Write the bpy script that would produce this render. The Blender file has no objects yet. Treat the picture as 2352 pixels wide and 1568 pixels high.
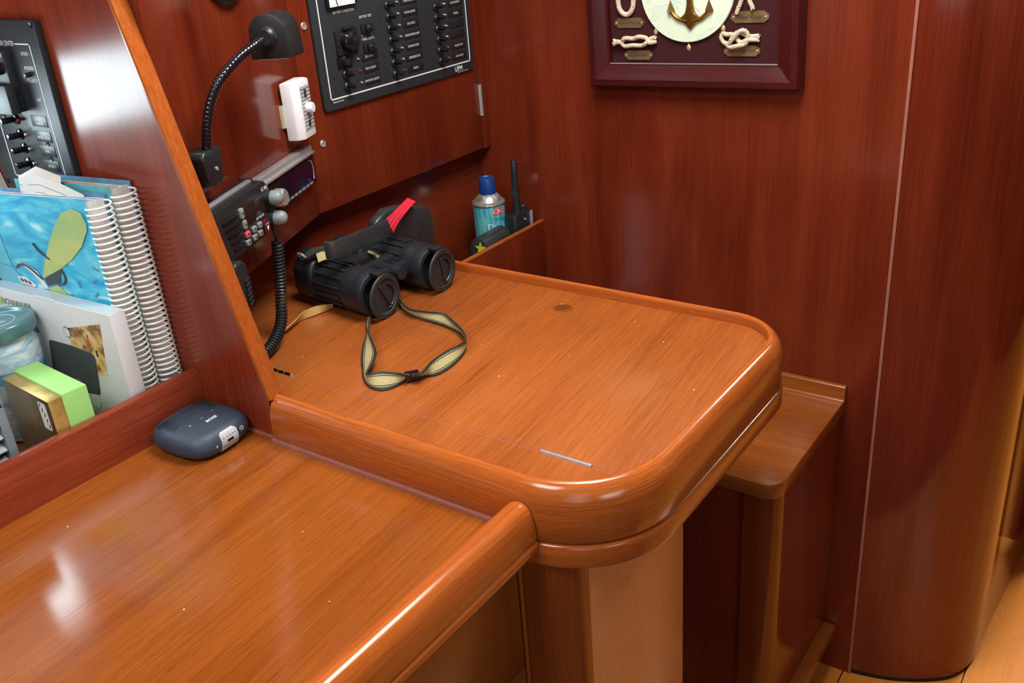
import bpy, bmesh, math, random
from math import sin, cos, pi, radians
from mathutils import Vector, Matrix
random.seed(7)
SC = bpy.context.scene
COL = SC.collection

# ------------------------------------------------------------------ camera
cd = bpy.data.cameras.new('camera'); cam = bpy.data.objects.new('camera', cd); COL.objects.link(cam)
cd.sensor_width = 36.0; cd.lens = 2178.8 / 2352 * 36.0; cd.clip_start = 0.02
right = Vector((0.8163698, 0.57278027, -0.07391279))
down = Vector((0.19047537, -0.38785339, -0.90182531))
fwd = Vector((-0.54521507, 0.72214438, -0.42573233))
M = Matrix((right, -down, -fwd)).transposed().to_4x4()
M.translation = (0, 0, 1.437)
cam.matrix_world = M
SC.camera = cam

# ------------------------------------------------------------------ light
SC.view_settings.view_transform = 'Standard'; SC.view_settings.look = 'None'
SC.view_settings.gamma = 1.0; SC.view_settings.use_curve_mapping = False
SC.view_settings.exposure = -0.08
world = bpy.data.worlds.new('world'); SC.world = world; world.use_nodes = True
world.node_tree.nodes['Background'].inputs[0].default_value = (0.72, 0.86, 1.0, 1)
world.node_tree.nodes['Background'].inputs[1].default_value = 1.0

def daylight(name, loc, direction, sx, sy, power, color):
    l = bpy.data.lights.new(name, 'AREA'); l.shape = 'RECTANGLE'; l.size = sx; l.size_y = sy
    l.energy = power; l.color = color
    o = bpy.data.objects.new(name, l); COL.objects.link(o); o.location = loc
    o.rotation_euler = Vector(direction).to_track_quat('-Z', 'Y').to_euler()
    return o
# daylight entering by the openings the cabin has: side portlight, overhead hatch, companionway, forward hatch; the aft lamp is added fill
daylight('portlight_daylight', (-1.385, 0.4325, 1.2185), (1, 0, -0.0), 0.265, 0.107, 1.45, (0.80, 0.96, 1.0))
daylight('hatch_daylight', (-0.50, 0.92, 1.93), (0, 0, -1), 0.50, 0.50, 20, (1.0, 0.97, 0.92))
daylight('aft_fill_light', (-0.62, -0.20, 1.93), (0, 0, -1), 0.50, 0.50, 15, (1.0, 0.98, 0.95))  # unseen overhead fill, added to brighten the shelf things and partition face
daylight('companionway_daylight', (0.75, -1.15, 1.45), (-0.6, 1, -0.22), 0.7, 1.0, 3, (1.0, 0.97, 0.93))
daylight('starboard_portlight_daylight', (1.27, 0.10, 1.25), (-1, 0.35, -0.30), 1.1, 0.30, 9, (1.0, 0.98, 0.95))
daylight('forward_hatch_daylight', (0.10, 2.70, 1.93), (0, -0.40, -1), 0.55, 0.65, 85, (1.0, 0.95, 0.86))

# ------------------------------------------------------------------ materials
def newmat(name):
    m = bpy.data.materials.new(name); m.use_nodes = True
    return m, m.node_tree, m.node_tree.nodes['Principled BSDF']
def plain(name, c, rough=0.5, metal=0.0, noise=0.0, scale=80, bump=0.0, spec=0.5, coat=0.0, alpha=None, trans=0.0):
    m, t, b = newmat(name)
    b.inputs['Base Color'].default_value = (*c, 1); b.inputs['Roughness'].default_value = rough
    b.inputs['Metallic'].default_value = metal; b.inputs['Specular IOR Level'].default_value = spec
    b.inputs['Coat Weight'].default_value = coat; b.inputs['Coat Roughness'].default_value = 0.08
    b.inputs['Transmission Weight'].default_value = trans
    tc = t.nodes.new('ShaderNodeTexCoord'); n = t.nodes.new('ShaderNodeTexNoise')
    n.inputs['Scale'].default_value = scale; n.inputs['Detail'].default_value = 4
    t.links.new(tc.outputs['Object'], n.inputs['Vector'])
    if noise > 0:
        r = t.nodes.new('ShaderNodeValToRGB')
        r.color_ramp.elements[0].color = (*[x * (1 - noise) for x in c], 1); r.color_ramp.elements[1].color = (*[min(1, x * (1 + noise)) for x in c], 1)
        r.color_ramp.elements[0].position = 0.3; r.color_ramp.elements[1].position = 0.7
        t.links.new(n.outputs['Fac'], r.inputs['Fac']); t.links.new(r.outputs['Color'], b.inputs['Base Color'])
    if bump > 0:
        bp = t.nodes.new('ShaderNodeBump'); bp.inputs['Strength'].default_value = bump; bp.inputs['Distance'].default_value = 0.001
        t.links.new(n.outputs['Fac'], bp.inputs['Height']); t.links.new(bp.outputs['Normal'], b.inputs['Normal'])
    if alpha is not None:
        b.inputs['Alpha'].default_value = alpha
    return m
def wood(name, dark, mid, light, axis='y', rough=0.22, fine=420, band=9.0, pores=0.22, rot=0.0, figure=0.5):
    """varnished veneer: stretched noise along AXIS, broad figure bands, short dark pores"""
    m, t, b = newmat(name); N = t.nodes; K = t.links
    tc = N.new('ShaderNodeTexCoord')
    def mapped(along, across):
        mp = N.new('ShaderNodeMapping'); s = [across] * 3; s['xyz'.index(axis)] = along
        mp.inputs['Scale'].default_value = s
        pr = N.new('ShaderNodeMapping'); pr.inputs['Rotation'].default_value = (0, 0, rot)
        K.new(tc.outputs['Object'], pr.inputs['Vector']); K.new(pr.outputs['Vector'], mp.inputs['Vector'])
        return mp.outputs['Vector']
    n1 = N.new('ShaderNodeTexNoise'); n1.inputs['Scale'].default_value = 1; n1.inputs['Detail'].default_value = 6; n1.inputs['Roughness'].default_value = 0.65
    K.new(mapped(fine * 0.018, fine), n1.inputs['Vector'])
    n2 = N.new('ShaderNodeTexNoise'); n2.inputs['Scale'].default_value = 1; n2.inputs['Detail'].default_value = 3; n2.inputs['Distortion'].default_value = 0.9
    K.new(mapped(band * 0.16, band), n2.inputs['Vector'])
    n3 = N.new('ShaderNodeTexNoise'); n3.inputs['Scale'].default_value = 1; n3.inputs['Detail'].default_value = 2
    K.new(mapped(fine * 0.10, fine * 3.2), n3.inputs['Vector'])
    r1 = N.new('ShaderNodeValToRGB'); e = r1.color_ramp.elements
    e[0].position = 0.28; e[0].color = (*dark, 1); e[1].position = 0.74; e[1].color = (*light, 1)
    x = e.new(0.5); x.color = (*mid, 1)
    mx = N.new('ShaderNodeMix'); mx.data_type = 'FLOAT'; mx.inputs['Factor'].default_value = figure
    K.new(n1.outputs['Fac'], mx.inputs[2]); K.new(n2.outputs['Fac'], mx.inputs[3]); K.new(mx.outputs[0], r1.inputs['Fac'])
    rp = N.new('ShaderNodeValToRGB'); rp.color_ramp.elements[0].position = 0.30; rp.color_ramp.elements[1].position = 0.46
    rp.color_ramp.elements[0].color = (1 - pores, 1 - pores, 1 - pores, 1)
    K.new(n3.outputs['Fac'], rp.inputs['Fac'])
    mu = N.new('ShaderNodeMix'); mu.data_type = 'RGBA'; mu.blend_type = 'MULTIPLY'; mu.inputs['Factor'].default_value = 1
    K.new(r1.outputs['Color'], mu.inputs[6]); K.new(rp.outputs['Color'], mu.inputs[7])
    K.new(mu.outputs[2], b.inputs['Base Color'])
    b.inputs['Roughness'].default_value = rough; b.inputs['Specular IOR Level'].default_value = 0.5
    bp = N.new('ShaderNodeBump'); bp.inputs['Strength'].default_value = 0.06; bp.inputs['Distance'].default_value = 0.0006
    K.new(n1.outputs['Fac'], bp.inputs['Height']); K.new(bp.outputs['Normal'], b.inputs['Normal'])
    return m
DESK = ((0.160, 0.035, 0.005), (0.270, 0.071, 0.011), (0.370, 0.113, 0.020))
RED = ((0.078, 0.0085, 0.004), (0.145, 0.0205, 0.0075), (0.215, 0.037, 0.012))
EDGE = ((0.26, 0.054, 0.009), (0.39, 0.094, 0.016), (0.51, 0.145, 0.028))
W = {}
for ax in 'xyz':
    W['desk_' + ax] = wood('varnished_desk_wood_' + ax, *DESK, axis=ax)
    W['red_' + ax] = wood('red_veneer_' + ax, *RED, axis=ax, rough=0.17, pores=0.15, fine=300, band=11, figure=0.62)
    W['edge_' + ax] = wood('solid_edge_wood_' + ax, *EDGE, axis=ax, fine=420, pores=0.3, figure=0.35)
W['lid'] = wood('lit_lid_veneer', *[(c[0] * 1.22, c[1] * 1.25, c[2] * 1.6) for c in DESK], axis='y', rot=radians(-6), rough=0.25)  # desk wood made lighter: the stronger light on the table is in the colour
W['partition'] = wood('partition_veneer', *[tuple(a * 1.45 for a in c) for c in RED], axis='z', rough=0.21, pores=0.15, fine=300, band=11, figure=0.55)
W['fiddle'] = wood('fiddle_veneer', *[(c[0] * 1.5, c[1] * 1.8, c[2] * 1.9) for c in RED], axis='y', rough=0.2, pores=0.25, fine=320, band=14, figure=0.35)
W['counter'] = wood('counter_veneer', *[tuple(a * 0.97 for a in c) for c in DESK], axis='y', rot=radians(-4), rough=0.135)
W['rim'] = wood('laminated_rim_wood', *EDGE, axis='y', fine=620, pores=0.3, figure=0.15, rough=0.18)
W['frame'] = wood('mahogany_frame_wood', (0.030, 0.004, 0.005), (0.055, 0.007, 0.007), (0.085, 0.012, 0.010), axis='x', rough=0.24, pores=0.3)
W['sole'] = wood('cabin_sole_wood', (0.46, 0.14, 0.018), (0.64, 0.225, 0.030), (0.74, 0.30, 0.046), axis='y', rough=0.25)
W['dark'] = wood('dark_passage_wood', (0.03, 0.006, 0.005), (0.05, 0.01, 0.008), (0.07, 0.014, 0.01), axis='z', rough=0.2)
P = {}
P['black'] = plain('black_plastic', (0.012, 0.014, 0.016), 0.38, noise=0.15)
P['panel'] = plain('black_panel_enamel', (0.022, 0.028, 0.034), 0.45, noise=0.12, scale=300)
P['gloss_black'] = plain('gloss_black_plastic', (0.008, 0.007, 0.010), 0.08)
P['rubber'] = plain('black_rubber', (0.013, 0.016, 0.020), 0.42, noise=0.2, bump=0.05, scale=500)
P['cap'] = plain('dusty_black_rubber', (0.018, 0.018, 0.019), 0.55, noise=0.5, scale=220)
P['white'] = plain('white_plastic', (0.80, 0.82, 0.86), 0.35, noise=0.03)
P['print'] = plain('white_print', (0.72, 0.78, 0.80), 0.6, noise=0.02)
P['dark_print'] = plain('dark_print', (0.02, 0.02, 0.022), 0.6, noise=0.02)
P['chrome'] = plain('chrome', (0.72, 0.73, 0.75), 0.25, 0.75, noise=0.05)
P['silver'] = plain('silver_plastic', (0.50, 0.50, 0.53), 0.3, 0.6, noise=0.04)
P['brass'] = plain('brass', (0.70, 0.56, 0.28), 0.35, 0.6, noise=0.12)
P['old_brass'] = plain('aged_brass', (0.34, 0.20, 0.045), 0.32, 0.9, noise=0.35, scale=120)
P['plaque'] = plain('brass_plaque', (0.36, 0.26, 0.13), 0.35, 0.75, noise=0.25, scale=60)
P['caulk'] = plain('pale_sealant', (0.34, 0.13, 0.10), 0.35, noise=0.1)
P['liner'] = plain('white_hull_liner', (0.66, 0.69, 0.64), 0.5, noise=0.03)
P['head'] = plain('white_headliner', (0.74, 0.73, 0.70), 0.6, noise=0.03)
P['red_led'] = plain('red_lamp', (0.28, 0.02, 0.025), 0.3, noise=0.05)
P['grey_rub'] = plain('grey_rubber', (0.20, 0.23, 0.24), 0.45, noise=0.1)
P['grey_key'] = plain('grey_keys', (0.22, 0.25, 0.24), 0.45, noise=0.05)
P['pink_key'] = plain('red_key', (0.62, 0.09, 0.11), 0.4, noise=0.05)
P['lcd'] = plain('brown_lcd', (0.022, 0.013, 0.010), 0.06)
P['purple_lcd'] = plain('purple_display', (0.016, 0.004, 0.016), 0.05)
P['navy'] = plain('navy_silicone', (0.030, 0.048, 0.075), 0.55, noise=0.12, scale=30)
P['hole'] = plain('dark_perforation', (0.012, 0.02, 0.035), 0.7)
P['pale_grey'] = plain('pale_grey_plastic', (0.46, 0.49, 0.51), 0.4, noise=0.03)
P['paper'] = plain('white_paper', (0.74, 0.74, 0.70), 0.7, noise=0.04)
P['page_white'] = plain('page_white', (0.66, 0.67, 0.66), 0.7, noise=0.1)
P['page_teal'] = plain('page_teal', (0.08, 0.38, 0.42), 0.6, noise=0.15)
P['page_pink'] = plain('page_pink', (0.66, 0.16, 0.22), 0.6, noise=0.15)
P['page_blue'] = plain('page_blue', (0.10, 0.24, 0.42), 0.6, noise=0.2)
P['page_green'] = plain('page_green', (0.05, 0.38, 0.28), 0.6, noise=0.15)
P['page_violet'] = plain('page_violet', (0.24, 0.20, 0.36), 0.6, noise=0.2)
P['coil'] = plain('white_coil', (0.88, 0.88, 0.83), 0.3, noise=0.02)
P['card'] = plain('white_card', (0.62, 0.64, 0.66), 0.5, noise=0.02)
P['slate'] = plain('slate_grey_print', (0.055, 0.06, 0.065), 0.5, noise=0.04)
P['lime'] = plain('lime_green_card', (0.29, 0.60, 0.17), 0.5, noise=0.03)
P['gold'] = plain('gold_foil', (0.50, 0.34, 0.10), 0.34, 0.55, noise=0.3, scale=50)
P['gold_dark'] = plain('brown_gold_foil', (0.13, 0.085, 0.03), 0.4, 0.4, noise=0.35, scale=30)
P['teal_lid'] = plain('teal_metal_lid', (0.10, 0.22, 0.24), 0.28, 0.35, noise=0.08, scale=20)
P['heater'] = plain('grey_blue_plastic', (0.16, 0.21, 0.24), 0.45, noise=0.06)
P['rope'] = plain('cotton_rope', (0.62, 0.52, 0.38), 0.85, noise=0.3, scale=400, bump=0.5)
P['board'] = plain('maroon_board', (0.045, 0.010, 0.013), 0.85, noise=0.08, spec=0.15)
P['strap'] = plain('khaki_webbing', (0.40, 0.35, 0.16), 0.75, noise=0.25, scale=900, bump=0.4)
P['strap_dark'] = plain('black_webbing', (0.02, 0.021, 0.018), 0.7, noise=0.5, scale=900, bump=0.4)
P['tan'] = plain('tan_strap_back', (0.52, 0.30, 0.10), 0.5, noise=0.1)
P['red_cloth'] = plain('red_cloth', (0.68, 0.02, 0.05), 0.6, noise=0.1)
P['neoprene'] = plain('black_neoprene', (0.026, 0.030, 0.033), 0.33, noise=0.15)
P['blue_cap'] = plain('blue_cap', (0.006, 0.045, 0.20), 0.35, noise=0.1)
P['tin'] = plain('rusty_tin', (0.46, 0.45, 0.42), 0.35, 0.7, noise=0.45, scale=160)
P['yellow'] = plain('lime_yellow_print', (0.55, 0.62, 0.03), 0.5, noise=0.05)
P['beige'] = plain('beige_plastic', (0.50, 0.46, 0.34), 0.5, noise=0.05)
P['floor_gap'] = plain('black_gap_and_caulk', (0.006, 0.006, 0.006), 0.7)
P['clear'] = None
def glass(name, tint, amount):
    m = bpy.data.materials.new(name); m.use_nodes = True; t = m.node_tree; t.nodes.clear()
    o = t.nodes.new('ShaderNodeOutputMaterial'); mx = t.nodes.new('ShaderNodeMixShader'); tr = t.nodes.new('ShaderNodeBsdfTransparent'); g = t.nodes.new('ShaderNodeBsdfGlossy')
    tr.inputs[0].default_value = (*tint, 1); g.inputs['Roughness'].default_value = 0.05; mx.inputs[0].default_value = amount
    t.links.new(tr.outputs[0], mx.inputs[1]); t.links.new(g.outputs[0], mx.inputs[2]); t.links.new(mx.outputs[0], o.inputs[0])
    return m
P['glass'] = glass('clear_glass', (0.96, 0.98, 0.98), 0.07)
P['pane'] = glass('window_pane', (0.97, 0.99, 1.0), 0.05)
def ramp_mat(name, stops, scale, vec_scale=(1, 1, 1), rough=0.4, detail=4, distortion=1.5):
    m, t, b = newmat(name); N = t.nodes; K = t.links
    tc = N.new('ShaderNodeTexCoord'); mp = N.new('ShaderNodeMapping'); mp.inputs['Scale'].default_value = vec_scale
    n = N.new('ShaderNodeTexNoise'); n.inputs['Scale'].default_value = scale; n.inputs['Detail'].default_value = detail; n.inputs['Distortion'].default_value = distortion
    r = N.new('ShaderNodeValToRGB'); e = r.color_ramp.elements
    e[0].position, e[0].color = stops[0][0], (*stops[0][1], 1); e[1].position, e[1].color = stops[-1][0], (*stops[-1][1], 1)
    for p, c in stops[1:-1]:
        x = e.new(p); x.color = (*c, 1)
    K.new(tc.outputs['Object'], mp.inputs['Vector']); K.new(mp.outputs['Vector'], n.inputs['Vector']); K.new(n.outputs['Fac'], r.inputs['Fac']); K.new(r.outputs['Color'], b.inputs['Base Color'])
    b.inputs['Roughness'].default_value = rough
    return m
P['water'] = ramp_mat('printed_water', [(0.3, (0.01, 0.26, 0.60)), (0.48, (0.03, 0.46, 0.74)), (0.60, (0.12, 0.62, 0.80)), (0.70, (0.55, 0.84, 0.9))], 13, (1, 1, 2.6))
P['blade'] = ramp_mat('printed_blade', [(0.3, (0.24, 0.46, 0.20)), (0.6, (0.50, 0.60, 0.20)), (0.8, (0.66, 0.66, 0.25))], 9)
P['hullprint'] = ramp_mat('printed_hull', [(0.3, (0.06, 0.44, 0.66)), (0.75, (0.20, 0.62, 0.76))], 9)
P['photo'] = ramp_mat('printed_photo', [(0.28, (0.02, 0.012, 0.006)), (0.45, (0.26, 0.12, 0.03)), (0.6, (0.66, 0.42, 0.16)), (0.78, (0.78, 0.66, 0.46))], 34)
P['jarprint'] = ramp_mat('printed_sky_label', [(0.3, (0.16, 0.34, 0.50)), (0.5, (0.42, 0.58, 0.66)), (0.7, (0.70, 0.76, 0.76))], 26, (1, 1, 3.0), rough=0.1)
P['chart'] = ramp_mat('printed_sea_chart', [(0.3, (0.68, 0.80, 0.62)), (0.535, (0.70, 0.82, 0.64)), (0.55, (0.50, 0.64, 0.60)), (0.565, (0.66, 0.79, 0.64)), (0.8, (0.60, 0.74, 0.62))], 16, detail=2)
P['canprint'] = ramp_mat('printed_can', [(0.25, (0.02, 0.20, 0.42)), (0.45, (0.04, 0.34, 0.46)), (0.6, (0.10, 0.44, 0.42)), (0.75, (0.28, 0.55, 0.50))], 70, (1, 1, 0.22), rough=0.25)

# ------------------------------------------------------------------ mesh helpers
MW = {}
class MB:
    def __init__(s): s.v = []; s.f = []; s.mi = []
    def add(s, vs, fs, mi=0):
        o = len(s.v); s.v += [tuple(x) for x in vs]; s.f += [tuple(i + o for i in f) for f in fs]; s.mi += [mi] * len(fs); return s
    def box(s, x0, x1, y0, y1, z0, z1, mi=0):
        return s.add([(x, y, z) for z in (z0, z1) for y in (y0, y1) for x in (x0, x1)], [(0, 2, 3, 1), (4, 5, 7, 6), (0, 1, 5, 4), (2, 6, 7, 3), (0, 4, 6, 2), (1, 3, 7, 5)], mi)
    def prism(s, poly, axis, a, b, mi=0):
        """POLY in the two remaining axes (order x,y,z) extruded from A to B along AXIS"""
        n = len(poly); k = 'xyz'.index(axis)
        def put(p, h):
            q = list(p); q.insert(k, h); return tuple(q)
        area = sum(poly[i][0] * poly[(i + 1) % n][1] - poly[(i + 1) % n][0] * poly[i][1] for i in range(n))
        if (area < 0) != (axis == 'y'): poly = poly[::-1]
        vs = [put(p, a) for p in poly] + [put(p, b) for p in poly]
        fs = [tuple(range(n))[::-1], tuple(range(n, 2 * n))] + [(i, (i + 1) % n, n + (i + 1) % n, n + i) for i in range(n)]
        if b < a: fs = [f[::-1] for f in fs]
        return s.add(vs, fs, mi)
    def lathe(s, prof, n=24, c=(0, 0, 0), axis='z', mi=0, cap=True):
        vs = []; fs = []
        for r, h in prof:
            for i in range(n):
                a = 2 * pi * i / n; p = (r * cos(a), r * sin(a), h)
                if axis == 'x': p = (p[2], p[0], p[1])
                if axis == 'y': p = (p[1], p[2], p[0])
                vs.append((p[0] + c[0], p[1] + c[1], p[2] + c[2]))
        for j in range(len(prof) - 1):
            for i in range(n):
                fs.append((j * n + i, j * n + (i + 1) % n, (j + 1) * n + (i + 1) % n, (j + 1) * n + i))
        if cap:
            fs.append(tuple(range(n))[::-1]); m = (len(prof) - 1) * n; fs.append(tuple(range(m, m + n)))
        return s.add(vs, fs, mi)
    def tube(s, path, r, n=8, mi=0, closed=False, cap=True):
        path = [Vector(p) for p in path]; L = len(path); rs = r if isinstance(r, (list, tuple)) else [r] * L
        vs = []; fs = []; up = None
        for i, p in enumerate(path):
            a = path[(i - 1) % L] if (i > 0 or closed) else p; b = path[(i + 1) % L] if (i < L - 1 or closed) else p
            t = (b - a).normalized()
            if up is None:
                up = Vector((0, 0, 1)) if abs(t.z) < 0.9 else Vector((1, 0, 0))
            up = (up - t * up.dot(t)); up = up.normalized() if up.length > 1e-6 else t.orthogonal().normalized()
            w = t.cross(up)
            for k in range(n):
                q = p + (up * cos(2 * pi * k / n) + w * sin(2 * pi * k / n)) * rs[i]; vs.append(q[:])
        for i in range(L if closed else L - 1):
            j = (i + 1) % L
            for k in range(n): fs.append((i * n + k, i * n + (k + 1) % n, j * n + (k + 1) % n, j * n + k))
        if cap and not closed: fs += [tuple(range(n))[::-1], tuple(range((L - 1) * n, L * n))]
        return s.add(vs, [f[::-1] for f in fs], mi)
    def sweep(s, path, prof, mi=0):
        """PATH: list of ((x,y), (nx,ny)) outward normals; PROF: closed list of (outward, z)"""
        n = len(prof); vs = []; fs = []
        for (x, y), (nx, ny) in path:
            for d, z in prof: vs.append((x + nx * d, y + ny * d, z))
        for i in range(len(path) - 1):
            for k in range(n): fs.append((i * n + k, i * n + (k + 1) % n, (i + 1) * n + (k + 1) % n, (i + 1) * n + k))
        fs += [tuple(range(n)), tuple(range((len(path) - 1) * n, len(path) * n))[::-1]]
        return s.add(vs, fs, mi)
    def ribbon(s, A, B, th=0.0012, mi=0):
        A = [Vector(a) for a in A]; B = [Vector(b) for b in B]; n = len(A); vs = []
        for i in range(n):
            t = (A[min(i + 1, n - 1)] + B[min(i + 1, n - 1)]) - (A[max(i - 1, 0)] + B[max(i - 1, 0)])
            nn = t.cross(B[i] - A[i]); nn = nn.normalized() * th / 2 if nn.length > 1e-9 else Vector((0, 0, th / 2))
            vs += [(A[i] - nn)[:], (B[i] - nn)[:], (B[i] + nn)[:], (A[i] + nn)[:]]
        fs = []
        for i in range(n - 1):
            for k in range(4): fs.append((4 * i + k, 4 * i + (k + 1) % 4, 4 * i + 4 + (k + 1) % 4, 4 * i + 4 + k))
        fs += [(0, 1, 2, 3)[::-1], (4 * n - 4, 4 * n - 3, 4 * n - 2, 4 * n - 1)]
        return s.add(vs, fs, mi)
    def build(s, name, mat, parent=None, bevel=0.0, seg=2, sharp=38, world=False, smooth=True):
        vs = s.v
        if world and parent is not None:
            inv = MW[parent.name].inverted(); vs = [(inv @ Vector(v))[:] for v in vs]
        me = bpy.data.meshes.new(name); me.from_pydata(vs, [], s.f); me.validate()
        for m in (mat if isinstance(mat, (list, tuple)) else [mat]): me.materials.append(m)
        if len(me.polygons) == len(s.mi): me.polygons.foreach_set('material_index', s.mi)
        bm = bmesh.new(); bm.from_mesh(me); bmesh.ops.recalc_face_normals(bm, faces=bm.faces)
        if bevel > 0:
            es = [e for e in bm.edges if len(e.link_faces) == 2 and e.calc_face_angle(0) > 0.6]
            bmesh.ops.bevel(bm, geom=es, offset=bevel, segments=seg, affect='EDGES', profile=0.5, clamp_overlap=True)
        bm.to_mesh(me); bm.free()
        if smooth:
            me.polygons.foreach_set('use_smooth', [True] * len(me.polygons)); me.set_sharp_from_angle(angle=radians(sharp))
        o = bpy.data.objects.new(name, me); COL.objects.link(o)
        if parent is not None:
            o.parent = parent; MW[o.name] = MW[parent.name].copy()
        else: MW[o.name] = Matrix.Identity(4)
        return o
def tag(o, label, cat, group=None):
    o['label'] = label; o['category'] = cat
    if group: o['group'] = group
    return o
def struct(o): o['kind'] = 'structure'; return o
def thing(name, label, cat, loc=(0, 0, 0), rotz=0.0, group=None, roty=0.0):
    o = bpy.data.objects.new(name, None); COL.objects.link(o); o.empty_display_size = 0.03
    o.location = loc; o.rotation_euler = (0, roty, rotz)
    MW[o.name] = Matrix.Translation(loc) @ Matrix.Rotation(rotz, 4, 'Z') @ Matrix.Rotation(roty, 4, 'Y')
    return tag(o, label, cat, group)
def copy_part(o, parent, loc=None):
    c = o.copy(); COL.objects.link(c); c.parent = parent; MW[c.name] = MW[parent.name].copy()
    if loc is not None: c.location = loc
    for ch in [x for x in bpy.data.objects if x.parent is o]: copy_part(ch, c)
    return c
def arc(cx, cy, r, a0, a1, n):
    return [(cx + r * cos(radians(a0 + (a1 - a0) * i / n)), cy + r * sin(radians(a0 + (a1 - a0) * i / n))) for i in range(n + 1)]
def rrect(x0, x1, y0, y1, r, n=5):
    return arc(x1 - r, y1 - r, r, 0, 90, n) + arc(x0 + r, y1 - r, r, 90, 180, n) + arc(x0 + r, y0 + r, r, 180, 270, n) + arc(x1 - r, y0 + r, r, 270, 360, n)
def smooth_path(pts, n=6):
    P_ = [Vector(p) for p in pts]; out = []
    for i in range(len(P_) - 1):
        p0, p1, p2, p3 = P_[max(i - 1, 0)], P_[i], P_[i + 1], P_[min(i + 2, len(P_) - 1)]
        for k in range(n):
            t = k / n
            out.append(0.5 * ((2 * p1) + (p2 - p0) * t + (2 * p0 - 5 * p1 + 4 * p2 - p3) * t * t + (3 * p1 - p0 - 3 * p2 + p3) * t ** 3))
    return out + [P_[-1]]
_txt = {}
def text(s, size, parent, loc, mat, align='CENTER', rot=(pi / 2, 0, 0), shear=0.0, sx=1.0, name='lettering', bold=0.0):
    """flat print: characters upright in the local x-z plane, facing -y by default; LOC is the middle of the line"""
    key = (s, align, shear, bold)
    if key not in _txt:
        c = bpy.data.curves.new('lettering', 'FONT'); c.body = s; c.align_x = align; c.align_y = 'CENTER'; c.resolution_u = 2; c.extrude = 0.004; c.shear = shear; c.offset = bold
        o = bpy.data.objects.new('lettering', c); me = bpy.data.meshes.new_from_object(o); me.name = 'lettering'
        bpy.data.objects.remove(o); bpy.data.curves.remove(c); _txt[key] = me
    me = _txt[key].copy(); me.materials.clear(); me.materials.append(mat)
    me.transform(Matrix.Translation(loc) @ Matrix.Rotation(rot[2], 4, 'Z') @ Matrix.Rotation(rot[1], 4, 'Y') @ Matrix.Rotation(rot[0], 4, 'X') @ Matrix.Diagonal((size * sx, size, size * 0.1, 1)))
    o = bpy.data.objects.new(name, me); COL.objects.link(o); o.parent = parent; MW[o.name] = MW[parent.name].copy()
    return o
def flat(poly, y, th, name, mat, parent, sub=0):
    """a thin sheet in the local x-z plane at depth y, facing -y"""
    return MB().prism(poly, 'y', y - th, y).build(name, mat, parent)

# heights
ZD, ZT, ZC = 0.887, 0.903, 0.844          # chart table surface, rim top, counter surface
YB = 1.48                                  # bulkhead

# ================================================================== SETTING
fl = struct(MB().box(-1.6, 1.35, -1.35, 3.35, -0.04, -0.004).build('floor', P['floor_gap']))
pw = 0.20
pm = None
for i in range(12):
    x0 = -1.165 + i * pw
    if pm is None:
        pm = MB().box(0.0012, pw - 0.0012, 0.95, 3.34, -0.004, 0.0).build('plank', W['sole'], fl)
        pm.location.x = x0
    else:
        c = pm.copy(); COL.objects.link(c); c.parent = fl; c.location.x = x0
struct(MB().box(-1.6, 1.35, -1.35, 3.35, 1.95, 1.99).build('ceiling', P['head']))
wb = struct(MB().box(-1.20, -0.353, YB, YB + 0.03, 0, 1.95).build('wall_back', W['red_z']))
# rounded corner of the bulkhead turning into the passage
cp = [(-0.3515, 1.4801), (-0.3215, 1.486), (-0.285, 1.4965), (-0.254, 1.510), (-0.221, 1.529), (-0.19, 1.554), (-0.170, 1.585), (-0.159, 1.62), (-0.1555, 1.66), (-0.154, 1.717), (-0.146, 1.846), (-0.134, 2.036), (-0.10, 2.55), (-0.06, 3.3)]
cps = [tuple(p)[:2] for p in smooth_path([(x, y, 0) for x, y in cp], 5)]
def shell(path, z0, z1, th=0.02):
    m = MB(); n = len(path); off = []
    for i in range(n):
        a = Vector(path[max(i - 1, 0)]); b = Vector(path[min(i + 1, n - 1)]); t = (b - a).normalized(); off.append((path[i][0] - t.y * th, path[i][1] + t.x * th))
    poly = path + off[::-1]
    vs = [(x, y, z0) for x, y in poly] + [(x, y, z1) for x, y in poly]; k = len(poly); fs = [(i, (i + 1) % k, k + (i + 1) % k, k + i) for i in range(k)]
    for i in range(n - 1):
        fs += [(i, i + 1, k - 2 - i, k - 1 - i), (k + i, k + i + 1, 2 * k - 2 - i, 2 * k - 1 - i)]
    return m.add(vs, fs)
struct(shell(cps, 0.012, 1.95).build('wall_passage', wood('passage_veneer', *RED, axis='z', rough=0.10, pores=0.1, fine=300, band=8, figure=0.6), sharp=60))
bpth = []
for i, (x, y) in enumerate(cps):
    a = Vector(cps[max(i - 1, 0)]); b = Vector(cps[min(i + 1, len(cps) - 1)]); d = (b - a).normalized(); bpth.append((x - d.y * 0.003, y + d.x * 0.003))
struct(shell(bpth, 0.0, 0.012, 0.012).build('gap_shade_passage', P['floor_gap'], sharp=60))  # no real board: black strip painted in for the shade of the gap
struct(MB().box(-0.3555, -0.3510, YB - 0.0016, YB + 0.012, 0, 1.95).build('trim_1', P['caulk']))
# forward end, right side and aft end of the cabin
struct(MB().box(-0.2, 1.35, 3.3, 3.34, 0, 1.95).build('wall_forward', W['dark']))
struct(MB().box(1.30, 1.34, -1.3, 3.3, 0, 1.95).build('wall_right', W['dark']))
wf = MB()
wf.box(-1.6, 0.2, -1.34, -1.30, 0, 1.95); wf.box(1.0, 1.34, -1.34, -1.30, 0, 1.95); wf.box(0.2, 1.0, -1.34, -1.30, 0, 0.9)
struct(wf.build('wall_aft', W['red_z']))
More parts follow.
